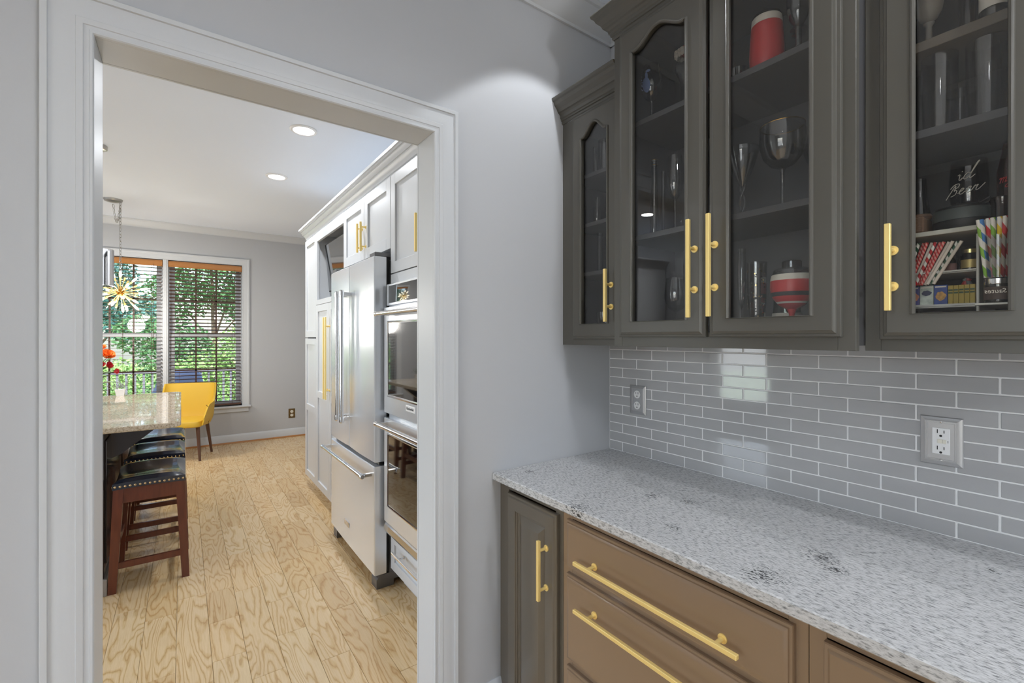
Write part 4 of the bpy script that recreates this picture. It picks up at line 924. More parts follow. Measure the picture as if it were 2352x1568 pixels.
# ------------------------------------------------------------------ pantry: upper glass cabinets
XBACK = X0 - .010
def arch(y0, y1, zs, zp, n=28):
    """cathedral curve from y1 (image left) to y0"""
    pts = []; w_ = y1 - y0; m_ = (y0 + y1) / 2
    for i in range(n + 1):
        u = -1 + 2 * i / n; a = abs(u)
        f = 0 if a > .86 else (cos(pi * (a / .86)) + 1) / 2
        f = f ** .85 if f > 0 else 0
        pts.append((m_ - u * w_ / 2, zs + (zp - zs) * f - .010 * max(0, (a - .86) / .14) ** 2 * 0))
    return pts
def glass_door(parent, x, y0, y1, z0, z1, st_l, st_r, rb, zs, zp, hy, hz, hl):
    """x is the face-frame plane; door stands .02 in front of it"""
    xb, xf = x - .0004, x - .020; b = MB(); e = .016
    # moulded outer edge
    rings = [(0, 0), (0, .010), (.0015, .0128), (.0075, .0140), (.009, .0172), (.0135, .0185), (e, .020)]
    vs = []; fs = []
    for (i, h) in rings: vs += [(xb - h, y0 + i, z0 + i), (xb - h, y1 - i, z0 + i), (xb - h, y1 - i, z1 - i), (xb - h, y0 + i, z1 - i)]
    for r in range(len(rings) - 1):
        for k in range(4): l = (k + 1) % 4; fs.append((r * 4 + k, r * 4 + 4 + k, r * 4 + 4 + l, r * 4 + l))
    b.add(vs, fs)
    g0, g1, gz = y0 + st_r, y1 - st_l, z0 + rb; xf = xb - .020
    ar = arch(g0, g1, zs, zp); A, B_, C_, D_ = y0 + e, y1 - e, z0 + e, z1 - e
    for xx, flip in ((xf, False), (xb, True)):
        if flip: A, B_, C_, D_ = y0, y1, z0, z1
        q = [[(xx, A, C_), (xx, g0, C_), (xx, g0, D_), (xx, A, D_)], [(xx, g1, C_), (xx, B_, C_), (xx, B_, D_), (xx, g1, D_)], [(xx, g0, C_), (xx, g1, C_), (xx, g1, gz), (xx, g0, gz)]]
        for i in range(len(ar) - 1): q.append([(xx, ar[i + 1][0], ar[i + 1][1]), (xx, ar[i][0], ar[i][1]), (xx, ar[i][0], D_), (xx, ar[i + 1][0], D_)])
        for p in q: b.add(p if flip else p[::-1], [(0, 1, 2, 3)])
    loop = [(g0, gz), (g1, gz)] + ar + [(g0, gz)]
    for i in range(len(loop) - 1):
        (a, c_), (d_, e_) = loop[i], loop[i + 1]; b.add([(xf, a, c_), (xf, d_, e_), (xb, d_, e_), (xb, a, c_)], [(0, 1, 2, 3)])
    d = b.obj('door', DARK, parent, ang=18)
    lp = [(g0, gz)] + [(g1, gz)] + ar; MB().tube([(xf + .0005, a, c_) for a, c_ in lp], .0052, 8, closed=True).obj('bead', DARK, d, ang=40)
    pn = MB(); gp = [(g1 + .004, gz - .004)] + [(a, c_ + .004) for a, c_ in [(g1 + .004, zs)] + ar[1:-1] + [(g0 - .004, zs)]] + [(g0 - .004, gz - .004)]
    pn.prism(gp, 'x', xb - .010, xb - .0065).fixn().obj('pane', PANE, d)
    if hl: bar_handle(d, GOLD, xf, hy, hz, hl, stand=.034, sq=.0055, ends=.29)
    return d
CRD = [(0, 0), (.003, 0), (.006, .004), (.006, .012), (.010, .014), (.010, .020), (.0145, .023), (.016, .034), (.022, .040), (.028, .043), (.033, .054), (.046, .068), (.051, .080), (.0575, .084), (.0605, .0915), (.0605, .0945), (0, .0945)]
def upper(label, x, y0, y1, z0, z1, shelves, sl, sr, crown_path):
    o = thing('wall_cabinet', (x, (y0 + y1) / 2, z0), label, 'cabinet'); b = MB(); t = .016; xi = x + .02
    b.box(xi, y0 + .0005, z0 + .012, XBACK, y0 + t, z1); b.box(xi, y1 - t, z0 + .012, XBACK, y1 - .0005, z1); b.box(xi, y0 + t, z0 + .018, XBACK, y1 - t, z0 + .034); b.box(xi, y0 + t, z1 - t, XBACK, y1 - t, z1); b.box(XBACK - .008, y0 + t, z0 + .034, XBACK, y1 - t, z1 - t)
    b.obj('body', DARKIN, o)
    face_frame(o, x, y0 + .0003, y1 - .0003, z0, z1, sl, sr, .03, .045)
    for (zz, th, m_) in shelves: box(xi + .018, y0 + t + .0005, zz - th, XBACK - .008, y1 - t - .0005, zz, .001).obj('shelf', m_, o)
    MB().sweep(CRD, crown_path, lambda a, b_, h: (a, b_, z1 + h)).fixn().obj('crown', DARK, o, ang=18)
    return o
XS, XM, ZB = 1.2922, 1.2385, 1.3865
YM0, YM1 = .391, 1.108
SHM = mat('pale_shelf', (190, 188, 176), .4)
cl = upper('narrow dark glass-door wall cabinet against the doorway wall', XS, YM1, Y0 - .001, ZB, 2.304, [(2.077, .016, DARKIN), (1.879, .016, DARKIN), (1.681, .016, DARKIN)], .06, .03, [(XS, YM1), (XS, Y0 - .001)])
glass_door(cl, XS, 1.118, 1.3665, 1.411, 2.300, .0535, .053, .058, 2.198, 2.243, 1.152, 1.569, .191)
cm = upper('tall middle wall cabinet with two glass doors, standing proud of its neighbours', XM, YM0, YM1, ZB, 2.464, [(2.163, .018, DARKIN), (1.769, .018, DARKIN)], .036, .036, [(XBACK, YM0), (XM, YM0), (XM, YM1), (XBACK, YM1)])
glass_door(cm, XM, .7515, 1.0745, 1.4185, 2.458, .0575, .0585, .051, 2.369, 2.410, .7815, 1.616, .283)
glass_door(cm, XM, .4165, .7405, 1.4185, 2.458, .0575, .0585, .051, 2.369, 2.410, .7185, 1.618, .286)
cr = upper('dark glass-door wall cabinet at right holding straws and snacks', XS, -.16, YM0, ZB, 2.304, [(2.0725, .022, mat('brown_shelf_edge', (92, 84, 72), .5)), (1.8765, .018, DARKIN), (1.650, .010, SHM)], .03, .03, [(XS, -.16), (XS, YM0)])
glass_door(cr, XS, -.14, .3605, 1.4125, 2.300, .060, .2955, .056, 2.198, 2.243, .334, 1.569, .188)
# ------------------------------------------------------------------ outlets on the backsplash
XT = X0 - .0088
def plate(o, y, z, w_, h):
    return MB().ringslab(XT, y - w_ / 2, y + w_ / 2, z - h / 2, z + h / 2, [(0, 0), (0, .002), (.002, .0032), (.006, .0042), (.011, .0062), (.0125, .0062), (.013, .005), (.0155, .005), (.016, .0042)]).fixn().obj('plate', PLATE, o, ang=15)
o = thing('wall_outlet', (XT, 1.278, 1.151), 'pewter framed duplex outlet on the tile near the doorway corner', 'outlet')
plate(o, 1.278, 1.151, .083, .122)
for dz in (-.0235, .0235):
    q = MB(); q.m = Matrix.Translation((XT - .0046, 1.278, 1.151 + dz)); q.lathe([(0, -.0022), (.0165, -.0022), (.0165, 0), (0, 0)], (0, 0, 0), 24, 'x'); s_ = q.fixn().obj('socket', WPLAST, o)
    e = MB(); x = XT - .0072; e.box(x, 1.2715, 1.151 + dz + .001, x + .001, 1.2733, 1.151 + dz + .010); e.box(x, 1.2827, 1.151 + dz + .002, x + .001, 1.2845, 1.151 + dz + .009); e.cyl((x, 1.278, 1.151 + dz - .0075), (x + .001, 1.278, 1.151 + dz - .0075), .0026, n=12); e.obj('slots', BLACK, s_)
o = thing('wall_outlet', (XT, .3150, 1.1530), 'pewter framed test-button outlet on the tile at right', 'outlet')
plate(o, .3150, 1.1530, .0825, .1235)
b = MB(); x = XT - .0044; b.box(x - .0024, .3150 - .0172, 1.153 - .0335, x, .3150 + .0172, 1.153 + .0335, .0012); rc = b.obj('receptacle', WPLAST, o)
b = MB(); xx = x - .0029
for zc in (1.174, 1.132):
    b.box(xx, .3205, zc - .001, xx + .001, .3222, zc + .0085); b.box(xx, .3078, zc - .0005, xx + .001, .3095, zc + .0070); b.cyl((xx, .315, zc - .0075), (xx + .001, .315, zc - .0075), .0028, n=12)
b.box(xx, .3005, 1.1535, xx + .001, .302, 1.155); b.box(xx, .3005, 1.1505, xx + .001, .302, 1.152); b.obj('slots', BLACK, rc)
b = MB(); b.box(xx - .0005, .3120, 1.1475, xx + .001, .3215, 1.1578, .0004); b.box(xx - .0005, .3045, 1.1475, xx + .001, .3115, 1.1578, .0004); b.obj('buttons', IVORY, rc)
for zc in (1.153 + .0485, 1.153 - .0485): MB().lathe([(0, -.002), (.002, -.0018), (.0036, 0), (0, 0)], (XT - .0042, .315, zc), 14, 'x').fixn().obj('screw', STEELH, o)
# ------------------------------------------------------------------ glassware and snacks inside the wall cabinets
GRIM = mat('gold_rim', (236, 200, 120), .2, metal=1.0)
REDM = mat('coral_red_enamel', (206, 62, 62), .35); CREAM = mat('cream_band', (232, 226, 214), .5); CHAR = mat('charcoal_band', (60, 60, 62), .4)
BLUEM = mat('crab_blue', (112, 134, 184), .5); FROST = mat('frosted_grey_glass', (150, 146, 138), .5); PINKG = glass_mat('pink_glass', (.8, .28, .34), .06)
BROWNG = glass_mat('brown_glass', (.55, .36, .24), .10); WICK = mat('brown_wicker', (112, 84, 62), .7, bump=.6, bscale=260); GREENG = glass_mat('green_glass', (.45, .72, .55), .06)
SMOKE = glass_mat('smoky_glass', (.45, .45, .44), .08)
def shell(outer, th=.0014):
    """closed thin glass profile from an outer profile given base to rim (r,z)"""
    inner = [(max(r - th, .0003), z) for r, z in outer if z > outer[0][1] + .004]
    return outer + inner[::-1]
def vessel(name, label, cat, x, y, z, prof, m=None, n=32, group=None, th=.0014, at=True):
    """stemless vessel: prof (r,z) from base centre outward to the rim"""
    zz = [p for p in prof]; b = MB(); inner = [(max(r - th, 0), zc + (.004 if i == 0 else 0)) for i, (r, zc) in enumerate(zz)]
    b.lathe([(0, 0)] + zz + inner[::-1] + [(0, inner[0][1])], (x, y, z), n); o = b.fixn().obj(name, m or GLASS, at=(x, y, z), ang=50)
    return tag(o, label, cat, group)
def stemware(name, label, cat, x, y, z, foot, stem_r, stem_h, bowl, m=None, n=32, group=None, th=.0013, parts=True):
    o = thing(name, (x, y, z), label, cat, group); m = m or GLASS
    MB().lathe([(0, 0), (foot, 0), (foot, .0015), (foot * .5, .004), (stem_r * 1.6, .010), (stem_r, .018), (stem_r, stem_h - .008), (stem_r * 1.8, stem_h), (0, stem_h)], (x, y, z), n).fixn().obj('stem', m, o, ang=50)
    inner = [(max(r - th, 0), zc + (.003 if i == 0 else 0)) for i, (r, zc) in enumerate(bowl)]
    b = MB().lathe([(0, 0)] + bowl + inner[::-1] + [(0, .003)], (x, y, z + stem_h), n).fixn().obj('bowl', m, o, ang=50)
    return o, b
def wineb(R, h, rim): return [(R * .25, .002), (R * .62, h * .10), (R * .88, h * .25), (R, h * .42), (R * .97, h * .62), (rim + (R - rim) * .35, h * .84), (rim, h)]
def rim_ring(o, x, y, z, r, m, name='rim', t=.0011): MB().tube([(x + r * cos(2 * pi * k / 28), y + r * sin(2 * pi * k / 28), z) for k in range(28)], t, 6, closed=True).obj(name, m, o)
# narrow cabinet
vessel('tumbler', 'narrow clear straight glass on the top shelf of the narrow cabinet', 'glass', 1.40, 1.352, 2.0772, [(.0125, .0005), (.0132, .132)])
vessel('tumbler', 'wider clear tumbler on the top shelf of the narrow cabinet', 'glass', 1.385, 1.285, 2.0772, [(.024, .0005), (.029, .132)])
vessel('tumbler', 'rounded clear stemless flute on the second shelf of the narrow cabinet', 'glass', 1.40, 1.345, 1.8792, [(.010, .0005), (.0155, .02), (.0165, .05), (.0125, .09), (.009, .120)])
vessel('tumbler', 'clear bulbous glass beside the stemless flute in the narrow cabinet', 'glass', 1.40, 1.276, 1.8792, [(.012, .0005), (.02, .025), (.021, .055), (.016, .11)])
vessel('cylinder_vase', 'slim clear cylinder on the lowest shelf of the narrow cabinet', 'vase', 1.40, 1.330, 1.6812, [(.0115, .0005), (.0115, .166)])
vessel('small_bowl', 'small clear bowl on the floor of the narrow cabinet', 'bowl', 1.38, 1.285, 1.4207, [(.014, .0005), (.026, .03), (.034, .075), (.036, .098)])
# middle cabinet, left door
o, b = stemware('crab_goblet', 'wine glass painted with a blue crab on the top shelf behind the left middle door', 'glass', 1.36, 1.042, 2.1632, .030, .0042, .095, wineb(.036, .125, .028))
cb = MB(); C0 = Vector((1.36, 1.042, 2.1632 + .095))
def onbowl(a, z, r): return C0 + Vector((-r * cos(a), r * sin(a), z))
def bowlr(z):
    p = wineb(.036, .125, .028)
    for (r0, z0), (r1, z1) in zip(p, p[1:]):
        if z0 <= z <= z1: return r0 + (r1 - r0) * (z - z0) / (z1 - z0) + .0012
    return p[-1][0]
def decal(cu, cv, ru, rv, rot=0, n=14):
    pts = [onbowl((cu + ru * cos(t) * cos(rot) - rv * sin(t) * sin(rot)) / .036, cv + ru * cos(t) * sin(rot) + rv * sin(t) * cos(rot), bowlr(cv + ru * cos(t) * sin(rot) + rv * sin(t) * cos(rot))) for t in [2 * pi * k / n for k in range(n)]]
    c_ = onbowl(cu / .036, cv, bowlr(cv) + .0006); cb.add([c_] + pts, [(0, 1 + k, 1 + (k + 1) % n) for k in range(n)])
decal(-.002, .048, .026, .0165, 1.45); decal(-.004, .080, .013, .0055, 1.35); decal(-.0095, .0955, .0095, .0048, .1)
for k in range(3):
    for s_ in (0, 1, 2): decal(.016 + .0062 * s_, .036 + .014 * k + (.003 + .0035 * k) * s_ + .0015 * s_ * s_, .0034, .0024, .6 + .25 * s_)
cb.obj('crab_painting', BLUEM, o)
o = thing('santa_glass', (1.45, .968, 2.1632), 'faceted glass bottle topped with white fur and a red hat behind the left middle door', 'bottle')
MB().lathe([(0, 0), (.028, 0), (.030, .06), (.016, .10), (.016, .16), (.034, .20), (.036, .215), (.026, .25), (.012, .262), (0, .262)], (1.45, .968, 2.1632), 7).fixn().obj('bottle', GLASS, o, ang=10)
MB().tube([(1.45, .968, 2.422), (1.45, .966, 2.44), (1.45, .955, 2.458)], [.026, .018, .005], 14).obj('red_hat', REDM, o)
rr = random.Random(6); b = MB()
for k in range(26): a = k * 2 * pi / 13; b.lathe([(0, -.010), (.009, -.003), (.009, .004), (0, .010)], (1.45 + .026 * cos(a) + rr.uniform(-.003, .003), .968 + .026 * sin(a) + rr.uniform(-.003, .003), 2.418 + .012 * (k // 13)), 6)
b.obj('white_fur', CREAM, o)
vessel('bud_vase', 'slim clear bottle vase with gold rim on the middle shelf, left door', 'vase', 1.38, 1.046, 1.7692, [(.012, .0005), (.015, .02), (.016, .08), (.012, .17), (.0105, .25), (.0112, .285)]); 
rim_ring(bpy.data.objects['bud_vase'], 1.38, 1.046, 2.0542, .0112, GRIM); rim_ring(bpy.data.objects['bud_vase'], 1.38, 1.046, 2.036, .0109, GRIM)
vessel('slim_vase', 'very slim clear glass behind the bottle vase on the middle shelf', 'vase', 1.44, 1.052, 1.7692, [(.0065, .0005), (.0072, .26)])
stemware('wine_glass', 'tall tulip wine glass on the middle shelf, left door', 'glass', 1.36, .946, 1.7692, .030, .0036, .115, wineb(.0275, .148, .022))
stemware('wine_glass', 'second tulip wine glass partly hidden by the left middle door stile', 'glass', 1.40, .872, 1.7692, .030, .0036, .115, wineb(.0275, .148, .022))
stemware('wine_glass', 'wide wine glass on the cabinet floor, left door', 'glass', 1.38, .955, 1.4207, .034, .0040, .085, wineb(.040, .115, .033))
stemware('wine_glass', 'wine glass on the cabinet floor beside the gold handle, left door', 'glass', 1.42, .86, 1.4207, .034, .0040, .085, wineb(.038, .11, .032))
# middle cabinet, right door
o = vessel('insulated_cup', 'coral red stemless cup with cream band on the top shelf, right door', 'cup', 1.35, .640, 2.1632, [(.024, .0005), (.036, .009), (.0430, .028), (.0448, .055), (.0430, .092), (.0400, .136)], REDM)
MB().lathe([(.0401, .1365), (.0398, .140), (.0385, .156), (.037, .158), (.036, .15), (.038, .1365)], (1.35, .640, 2.1632), 32, closed=True).fixn().obj('rim_band', CREAM, o)
MB().lathe([(0, .156), (.0372, .158), (.036, .166), (.012, .170), (0, .170)], (1.35, .640, 2.1632), 28).fixn().obj('lid', SMOKE, o)
vessel('tumbler', 'clear tumbler at the left of the red cup on the top shelf', 'glass', 1.45, .775, 2.1632, [(.024, .0005), (.030, .11)])
o, b = stemware('cut_goblet', 'cut crystal goblet with ringed stem right of the red cup', 'glass', 1.36, .561, 2.1632, .030, .0075, .10, [(.012, .002), (.022, .02), (.028, .045), (.031, .10), (.032, .13)], n=16)
MB().lathe([(.0078, .070), (.017, .076), (.0078, .082), (.021, .090), (.0078, .098)], (1.36, .561, 2.1632), 24, closed=True).fixn().obj('stem_rings', GLASS, o)
stemware('cut_goblet', 'amber tinted crystal goblet behind the ringed goblet', 'glass', 1.44, .50, 2.1632, .030, .006, .09, [(.012, .002), (.026, .03), (.031, .10), (.032, .12)], glass_mat('amber_glass', (.85, .68, .42), .08), n=14)
def coupe(R, h): return [(R * .12, .001), (R * .45, h * .10), (R * .78, h * .34), (R * .95, h * .66), (R, h)]
o, b = stemware('coupe_glass', 'large round coupe glass with gold rim on the middle shelf, right door', 'glass', 1.355, .600, 1.7692, .038, .0048, .115, [(.006, .001), (.030, .012), (.048, .034), (.0565, .066), (.0575, .088), (.055, .120)]); rim_ring(b, 1.355, .600, 1.7692 + .235, .0545, GRIM, t=.0013)
def martini(name, label, x, y, s=1.0, tw=True):
    o = thing(name, (x, y, 1.7692), label, 'glass'); z = 1.7692; b = MB(); pts = []
    b.lathe([(0, 0), (.0135 * s, 0), (.0135 * s, .006), (.011 * s, .010), (0, .010)], (x, y, z), 24)
    for ph in (0, pi):
        b.tube([(x + .0065 * cos(ph + t * 5) * (1 if tw else .2), y + .0065 * sin(ph + t * 5) * (1 if tw else .2), z + .008 + .085 * s * t) for t in [k / 14 for k in range(15)]], [.0052] * 15, 10)
    b.fixn().obj('twisted_stem', GLASS, o, ang=50)
    prof = [(.006, .0), (.018, .022), (.031, .055), (.042, .092), (.0455, .108)]; prof = [(r * s, zz * s) for r, zz in prof]
    MB().lathe([(0, 0)] + prof + [(r - .0014, zz + .002) for r, zz in prof][::-1] + [(0, .003)], (x, y, z + .090 * s), 32).fixn().obj('bowl', GLASS, o, ang=50); return o
martini('martini_glass', 'flared martini glass with a twisted stem at the left of the coupe', 1.335, .702)
martini('martini_glass', 'flared martini glass behind the coupe at the right edge of the pane', 1.45, .545, 1.05)
martini('martini_glass', 'smaller flared glass beside the coupe, half behind the door stile', 1.365, .487, .98)
for i, (x, y, r, l) in enumerate(((1.36, .7655, .0118, 'leftmost champagne flute on the cabinet floor, right door'), (1.41, .7440, .0110, 'middle champagne flute standing a little farther back, right door'), (1.365, .7195, .0118, 'right champagne flute next to the dotted beer glass'))):
    stemware('champagne_flute', l, 'glass', x, y, 1.4207, .024, .0034, .08, [(.003, .001), (r * .8, .03), (r, .08), (r * 1.02, .13), (r * .9, .182)], group='champagne flutes')
o = vessel('beer_glass', 'clear pint glass with scattered gold and black dots', 'glass', 1.34, .663, 1.4207, [(.0185, .0005), (.0195, .035), (.0215, .06), (.0255, .12), (.0268, .211)], th=.002)
dg, dk_ = MB(), MB(); rr = random.Random(8)
for k in range(46):
    a = rr.uniform(-1.5, 1.5); z = rr.uniform(.055, .19); r = .0200 + .0070 * min(1, (z - .035) / .17) + .0012; c_ = Vector((1.34 - r * cos(a), .663 + r * sin(a), 1.4207 + z)); d = Vector((-cos(a), sin(a), 0))
    (dg if k % 2 else dk_).tube([c_, c_ + d * .0006], .0017 if k % 2 else .0021, 8)
dg.obj('gold_dots', GRIM, o); dk_.obj('black_dots', BLACK, o)
# red striped balloon goblet with an upturned cup on it
gx, gy, gz = 1.36, .578, 1.4207
o = thing('striped_goblet', (gx, gy, gz), 'red balloon goblet with cream and charcoal bands on the cabinet floor', 'glass')
MB().lathe([(0, 0), (.034, 0), (.034, .002), (.016, .006), (.0075, .014), (.0068, .060), (.012, .074), (0, .076)], (gx, gy, gz), 28).fixn().obj('stem', REDM, o)
bp = [(.012, .074), (.030, .084), (.0345, .089), (.0385, .094), (.0445, .103), (.0475, .109), (.0510, .120), (.0528, .133), (.0520, .152), (.0510, .160), (.0490, .168)]
for (a, e, m_, nm) in ((0, 2, REDM, 'lower_bowl'), (2, 3, CREAM, 'cream_band'), (3, 5, REDM, 'red_band'), (5, 6, CHAR, 'charcoal_band'), (6, 8, REDM, 'red_band'), (8, 10, CREAM, 'cream_band')):
    p = bp[a:e + 1]; MB().lathe(p + [(r - .0016, z + .0004) for r, z in p[::-1]], (gx, gy, gz), 40, closed=True).fixn().obj(nm, m_, o)
MB().lathe([(.0478, .168), (.044, .182), (.038, .186), (.037, .184), (.043, .181), (.0465, .168)], (gx, gy, gz), 36, closed=True).fixn().obj('clear_rim', GLASS, o)
MB().lathe([(0, .1865), (.024, .1865), (.024, .204), (.022, .206), (0, .206)], (gx, gy, gz), 28).fixn().obj('lid', SMOKE, o)
o = vessel('green_tumbler', 'green glass tumbler with a cream base band behind the striped goblet', 'glass', 1.455, .632, 1.4207, [(.036, .0005), (.038, .04), (.033, .125)], GREENG)
MB().lathe([(.0386, .055), (.0392, .055), (.0384, .068), (.0378, .068)], (1.455, .632, 1.4207), 32, closed=True).fixn().obj('band', CREAM, o)
# right cabinet, top shelf (z 2.0725), second (1.8765), third (1.650)
o, b = stemware('frosted_goblet', 'grey frosted goblet on the top shelf of the right cabinet', 'glass', 1.38, .297, 2.0727, .026, .0058, .058, wineb(.0258, .098, .019), FROST)
o = vessel('spirits_tumbler', 'clear square tumbler with a printed label on the top shelf', 'glass', 1.38, .1935, 2.0727, [(.0205, .0005), (.0215, .012), (.0225, .105)], th=.003)
MB().lathe([(.0228, .030), (.0232, .030), (.0232, .078), (.0228, .078)], (1.38, .1935, 2.0727), 28, closed=True).fixn().obj('label', CREAM, o)
for z in (.036, .041): rim_ring(o, 1.38, .1935, 2.0727 + z + .045, .0234, NICKEL, 'ring', .0008)
vessel('tumbler', 'smoky dark tumbler between the frosted goblet and labelled tumbler', 'glass', 1.41, .238, 2.0727, [(.015, .0005), (.0165, .13)], SMOKE)
vessel('glass_cylinder', 'large clear cylinder glass on the second shelf, left of its twin', 'glass', 1.38, .279, 1.8767, [(.0285, .0005), (.0305, .08), (.0318, .168)], group='clear cylinders on the second shelf')
vessel('glass_cylinder', 'largest clear cylinder glass at the right of the second shelf', 'glass', 1.38, .203, 1.8767, [(.0315, .0005), (.0335, .08), (.0345, .164)], group='clear cylinders on the second shelf')
vessel('glass_cylinder', 'curved clear glass at the left end of the second shelf', 'glass', 1.40, .337, 1.8767, [(.012, .0005), (.018, .05), (.0225, .11), (.024, .16)], group='clear cylinders on the second shelf')
vessel('tumbler', 'short clear glass standing behind the cylinders on the second shelf', 'glass', 1.47, .262, 1.8767, [(.026, .0005), (.030, .11)])
GX, GY = 1.49, .2503
o, b = stemware('beer_goblet', 'clear stemmed beer glass with white script lettering on the third shelf', 'glass', GX, GY, 1.6502, .027, .0055, .036, [(.010, .001), (.025, .016), (.033, .055), (.034, .092), (.031, .140)])
def script(word, x, y, z, h, parent, m, r=.0009):
    G = {'i': ([[(0, .45), (.12, .5), (.16, .1), (.24, 0), (.38, .18)], [(.2, .72), (.23, .76)]], .38),
         'd': ([[(.42, .42), (.26, .5), (.08, .3), (.1, .05), (.26, .02), (.44, .3), (.72, 1.15), (.78, 1.3), (.66, 1.2), (.46, .4), (.44, .08), (.56, 0), (.78, .2)]], .78),
         'B': ([[(.02, -.25), (.16, .2), (.42, .95), (.44, .4)], [(.10, .72), (.30, 1.02), (.62, 1.05), (.66, .78), (.40, .56), (.62, .42), (.58, .08), (.30, -.05)]], .74),
         'e': ([[(0, .12), (.24, .28), (.36, .46), (.24, .52), (.12, .3), (.16, .06), (.32, 0), (.5, .18)]], .5),
         'r': ([[(0, .15), (.14, .5), (.2, .42), (.34, .5), (.26, .2), (.32, .02), (.5, .1), (.8, .5)]], .8), 'm': ([[(0, .4), (.1, .5), (.12, 0)], [(.12, .3), (.24, .5), (.3, .4), (.28, 0)], [(.28, .3), (.42, .5), (.46, .3), (.46, .05), (.58, .12)]], .58), 'y': ([[(0, .5), (.06, .15), (.2, .1), (.36, .5)], [(.36, .5), (.28, -.2), (.1, -.5), (.0, -.35), (.2, -.1), (.5, .2)]], .5)}
    b = MB(); w_ = sum(G[c][1] for c in word) * h; cx_ = -w_ / 2
    for c in word:
        for st_ in G[c][0]:
            P = [st_[0]] + list(st_) + [st_[-1]]; pts = []
            for i in range(1, len(P) - 2):
                for q in range(5):
                    t = q / 5; p = [.5 * (2 * P[i][d] + (P[i + 1][d] - P[i - 1][d]) * t + (2 * P[i - 1][d] - 5 * P[i][d] + 4 * P[i + 1][d] - P[i + 2][d]) * t * t + (3 * P[i][d] - P[i - 1][d] - 3 * P[i + 1][d] + P[i + 2][d]) * t ** 3) for d in (0, 1)]; pts.append(p)
            pts.append(list(P[-1]))
            b.tube([(x, y - (cx_ + (px + .25 * pz) * h), z + (pz + .12 * (cx_ / h + px)) * h) for px, pz in pts], r, 5)
        cx_ += G[c][1] * h
    return b.obj('script', m, parent)
script('id', GX - .0345, GY, 1.780, .026, b, CREAM); script('Beer', GX - .0345, GY + .001, 1.748, .024, b, CREAM)
vessel('carafe', 'clear narrow carafe at the left of the third shelf', 'bottle', 1.42, .322, 1.6502, [(.018, .0005), (.019, .06), (.014, .10), (.012, .14)])
o = vessel('pink_bottle', 'pink glass bottle with red script at the right of the third shelf', 'bottle', 1.43, .178, 1.6502, [(.016, .0005), (.019, .05), (.019, .12), (.012, .16), (.009, .18)], PINKG)
script('my', 1.4095, .180, 1.745, .022, o, REDM); 
def wbox(name, label, cat, x, y, z, w_, d_, h, m): return tag(MB().box(x - d_ / 2, y - w_ / 2, z, x + d_ / 2, y + w_ / 2, z + h, .003).obj(name, m, at=(x, y, z)), label, cat)
o = wbox('wicker_basket', 'small brown wicker basket at the left end of the third shelf', 'basket', 1.385, .318, 1.6502, .044, .10, .036, WICK)
MB().lathe([(0, 0), (.016, 0), (.021, .006), (.018, .012), (0, .014)], (1.385, .312, 1.6864), 18).fixn().obj('lid', WICK, o)
o = thing('oval_casserole', (1.385, .245, 1.6502), 'black oval dish with lid handle and loop on the third shelf', 'dish')
b = MB()
def oval(zs): 
    n_ = 32; vs = []
    for (z, k) in zs: vs += [(1.385 + .036 * k * cos(2 * pi * q / n_), .245 + .047 * k * sin(2 * pi * q / n_), 1.6502 + z) for q in range(n_)]
    return vs, [(r * n_ + q, r * n_ + (q + 1) % n_, (r + 1) * n_ + (q + 1) % n_, (r + 1) * n_ + q) for r in range(len(zs) - 1) for q in range(n_)] + [tuple(range(n_))[::-1], tuple((len(zs) - 1) * n_ + q for q in range(n_))]
b.add(*oval([(0.0004, .86), (.006, .95), (.020, 1.0), (.022, .99)])).obj('base', BLACK, o)
MB().add(*oval([(.0222, 1.0), (.040, 1.0), (.046, .96)])).obj('body', mat('slate_enamel', (78, 84, 82), .4), o)
MB().add(*oval([(.0462, .97), (.051, .93), (.056, .6), (.057, .2)])).obj('lid', BLACK, o)
MB().tube([(1.385, .252, 1.706), (1.385, .252, 1.713), (1.385, .247, 1.7145), (1.385, .247, 1.706)], .001, 6).tube([(1.37, .216, 1.700), (1.365, .205, 1.707), (1.365, .198, 1.711), (1.368, .196, 1.707), (1.37, .206, 1.700)], .0022, 6).obj('handles', BLACK, o)
o = vessel('ribbed_glass', 'brown ribbed glass at the right end of the third shelf', 'glass', 1.375, .1805, 1.6502, [(.0165, .0005), (.0175, .004)] + [(.0172 + .0006 * (k % 2), .006 + .0025 * k) for k in range(16)] + [(.0195, .050), (.0195, .056)], BROWNG)
ORD = ['first', 'second', 'third', 'fourth', 'fifth', 'sixth', 'seventh', 'eighth', 'ninth', 'tenth', 'eleventh', 'twelfth', 'thirteenth', 'fourteenth', 'fifteenth']
# white organiser rack on the floor of the right cabinet
og = thing('organizer_rack', (1.40, .255, 1.4207), 'white wire-edged organiser rack on the floor of the right cabinet', 'rack')
PL = mat('white_acrylic', (200, 198, 190), .35)
b = MB(); b.box(1.335, .214, 1.4815, 1.50, .345, 1.4855, .001); b.obj('lower_tray', PL, og)
b = MB(); b.box(1.345, .214, 1.5560, 1.50, .320, 1.5585, .001); b.obj('upper_tray', PL, og)
b = MB(); b.box(1.333, .2085, 1.4210, 1.50, .2130, 1.632, .001); b.obj('divider', PL, og)
b = MB(); b.box(1.334, .214, 1.4855, 1.3365, .345, 1.4895); b.box(1.340, .214, 1.5585, 1.3425, .320, 1.5615); b.box(1.336, .340, 1.4210, 1.342, .346, 1.565); b.box(1.49, .340, 1.4210, 1.496, .346, 1.60); b.obj('rails', PL, og)
box(1.2885, .152, 1.4815, 1.50, .2080, 1.4855, .001).obj('side_tray', PL, og)
box(1.336, .152, 1.4210, 1.345, .156, 1.4815).obj('side_foot', PL, og)
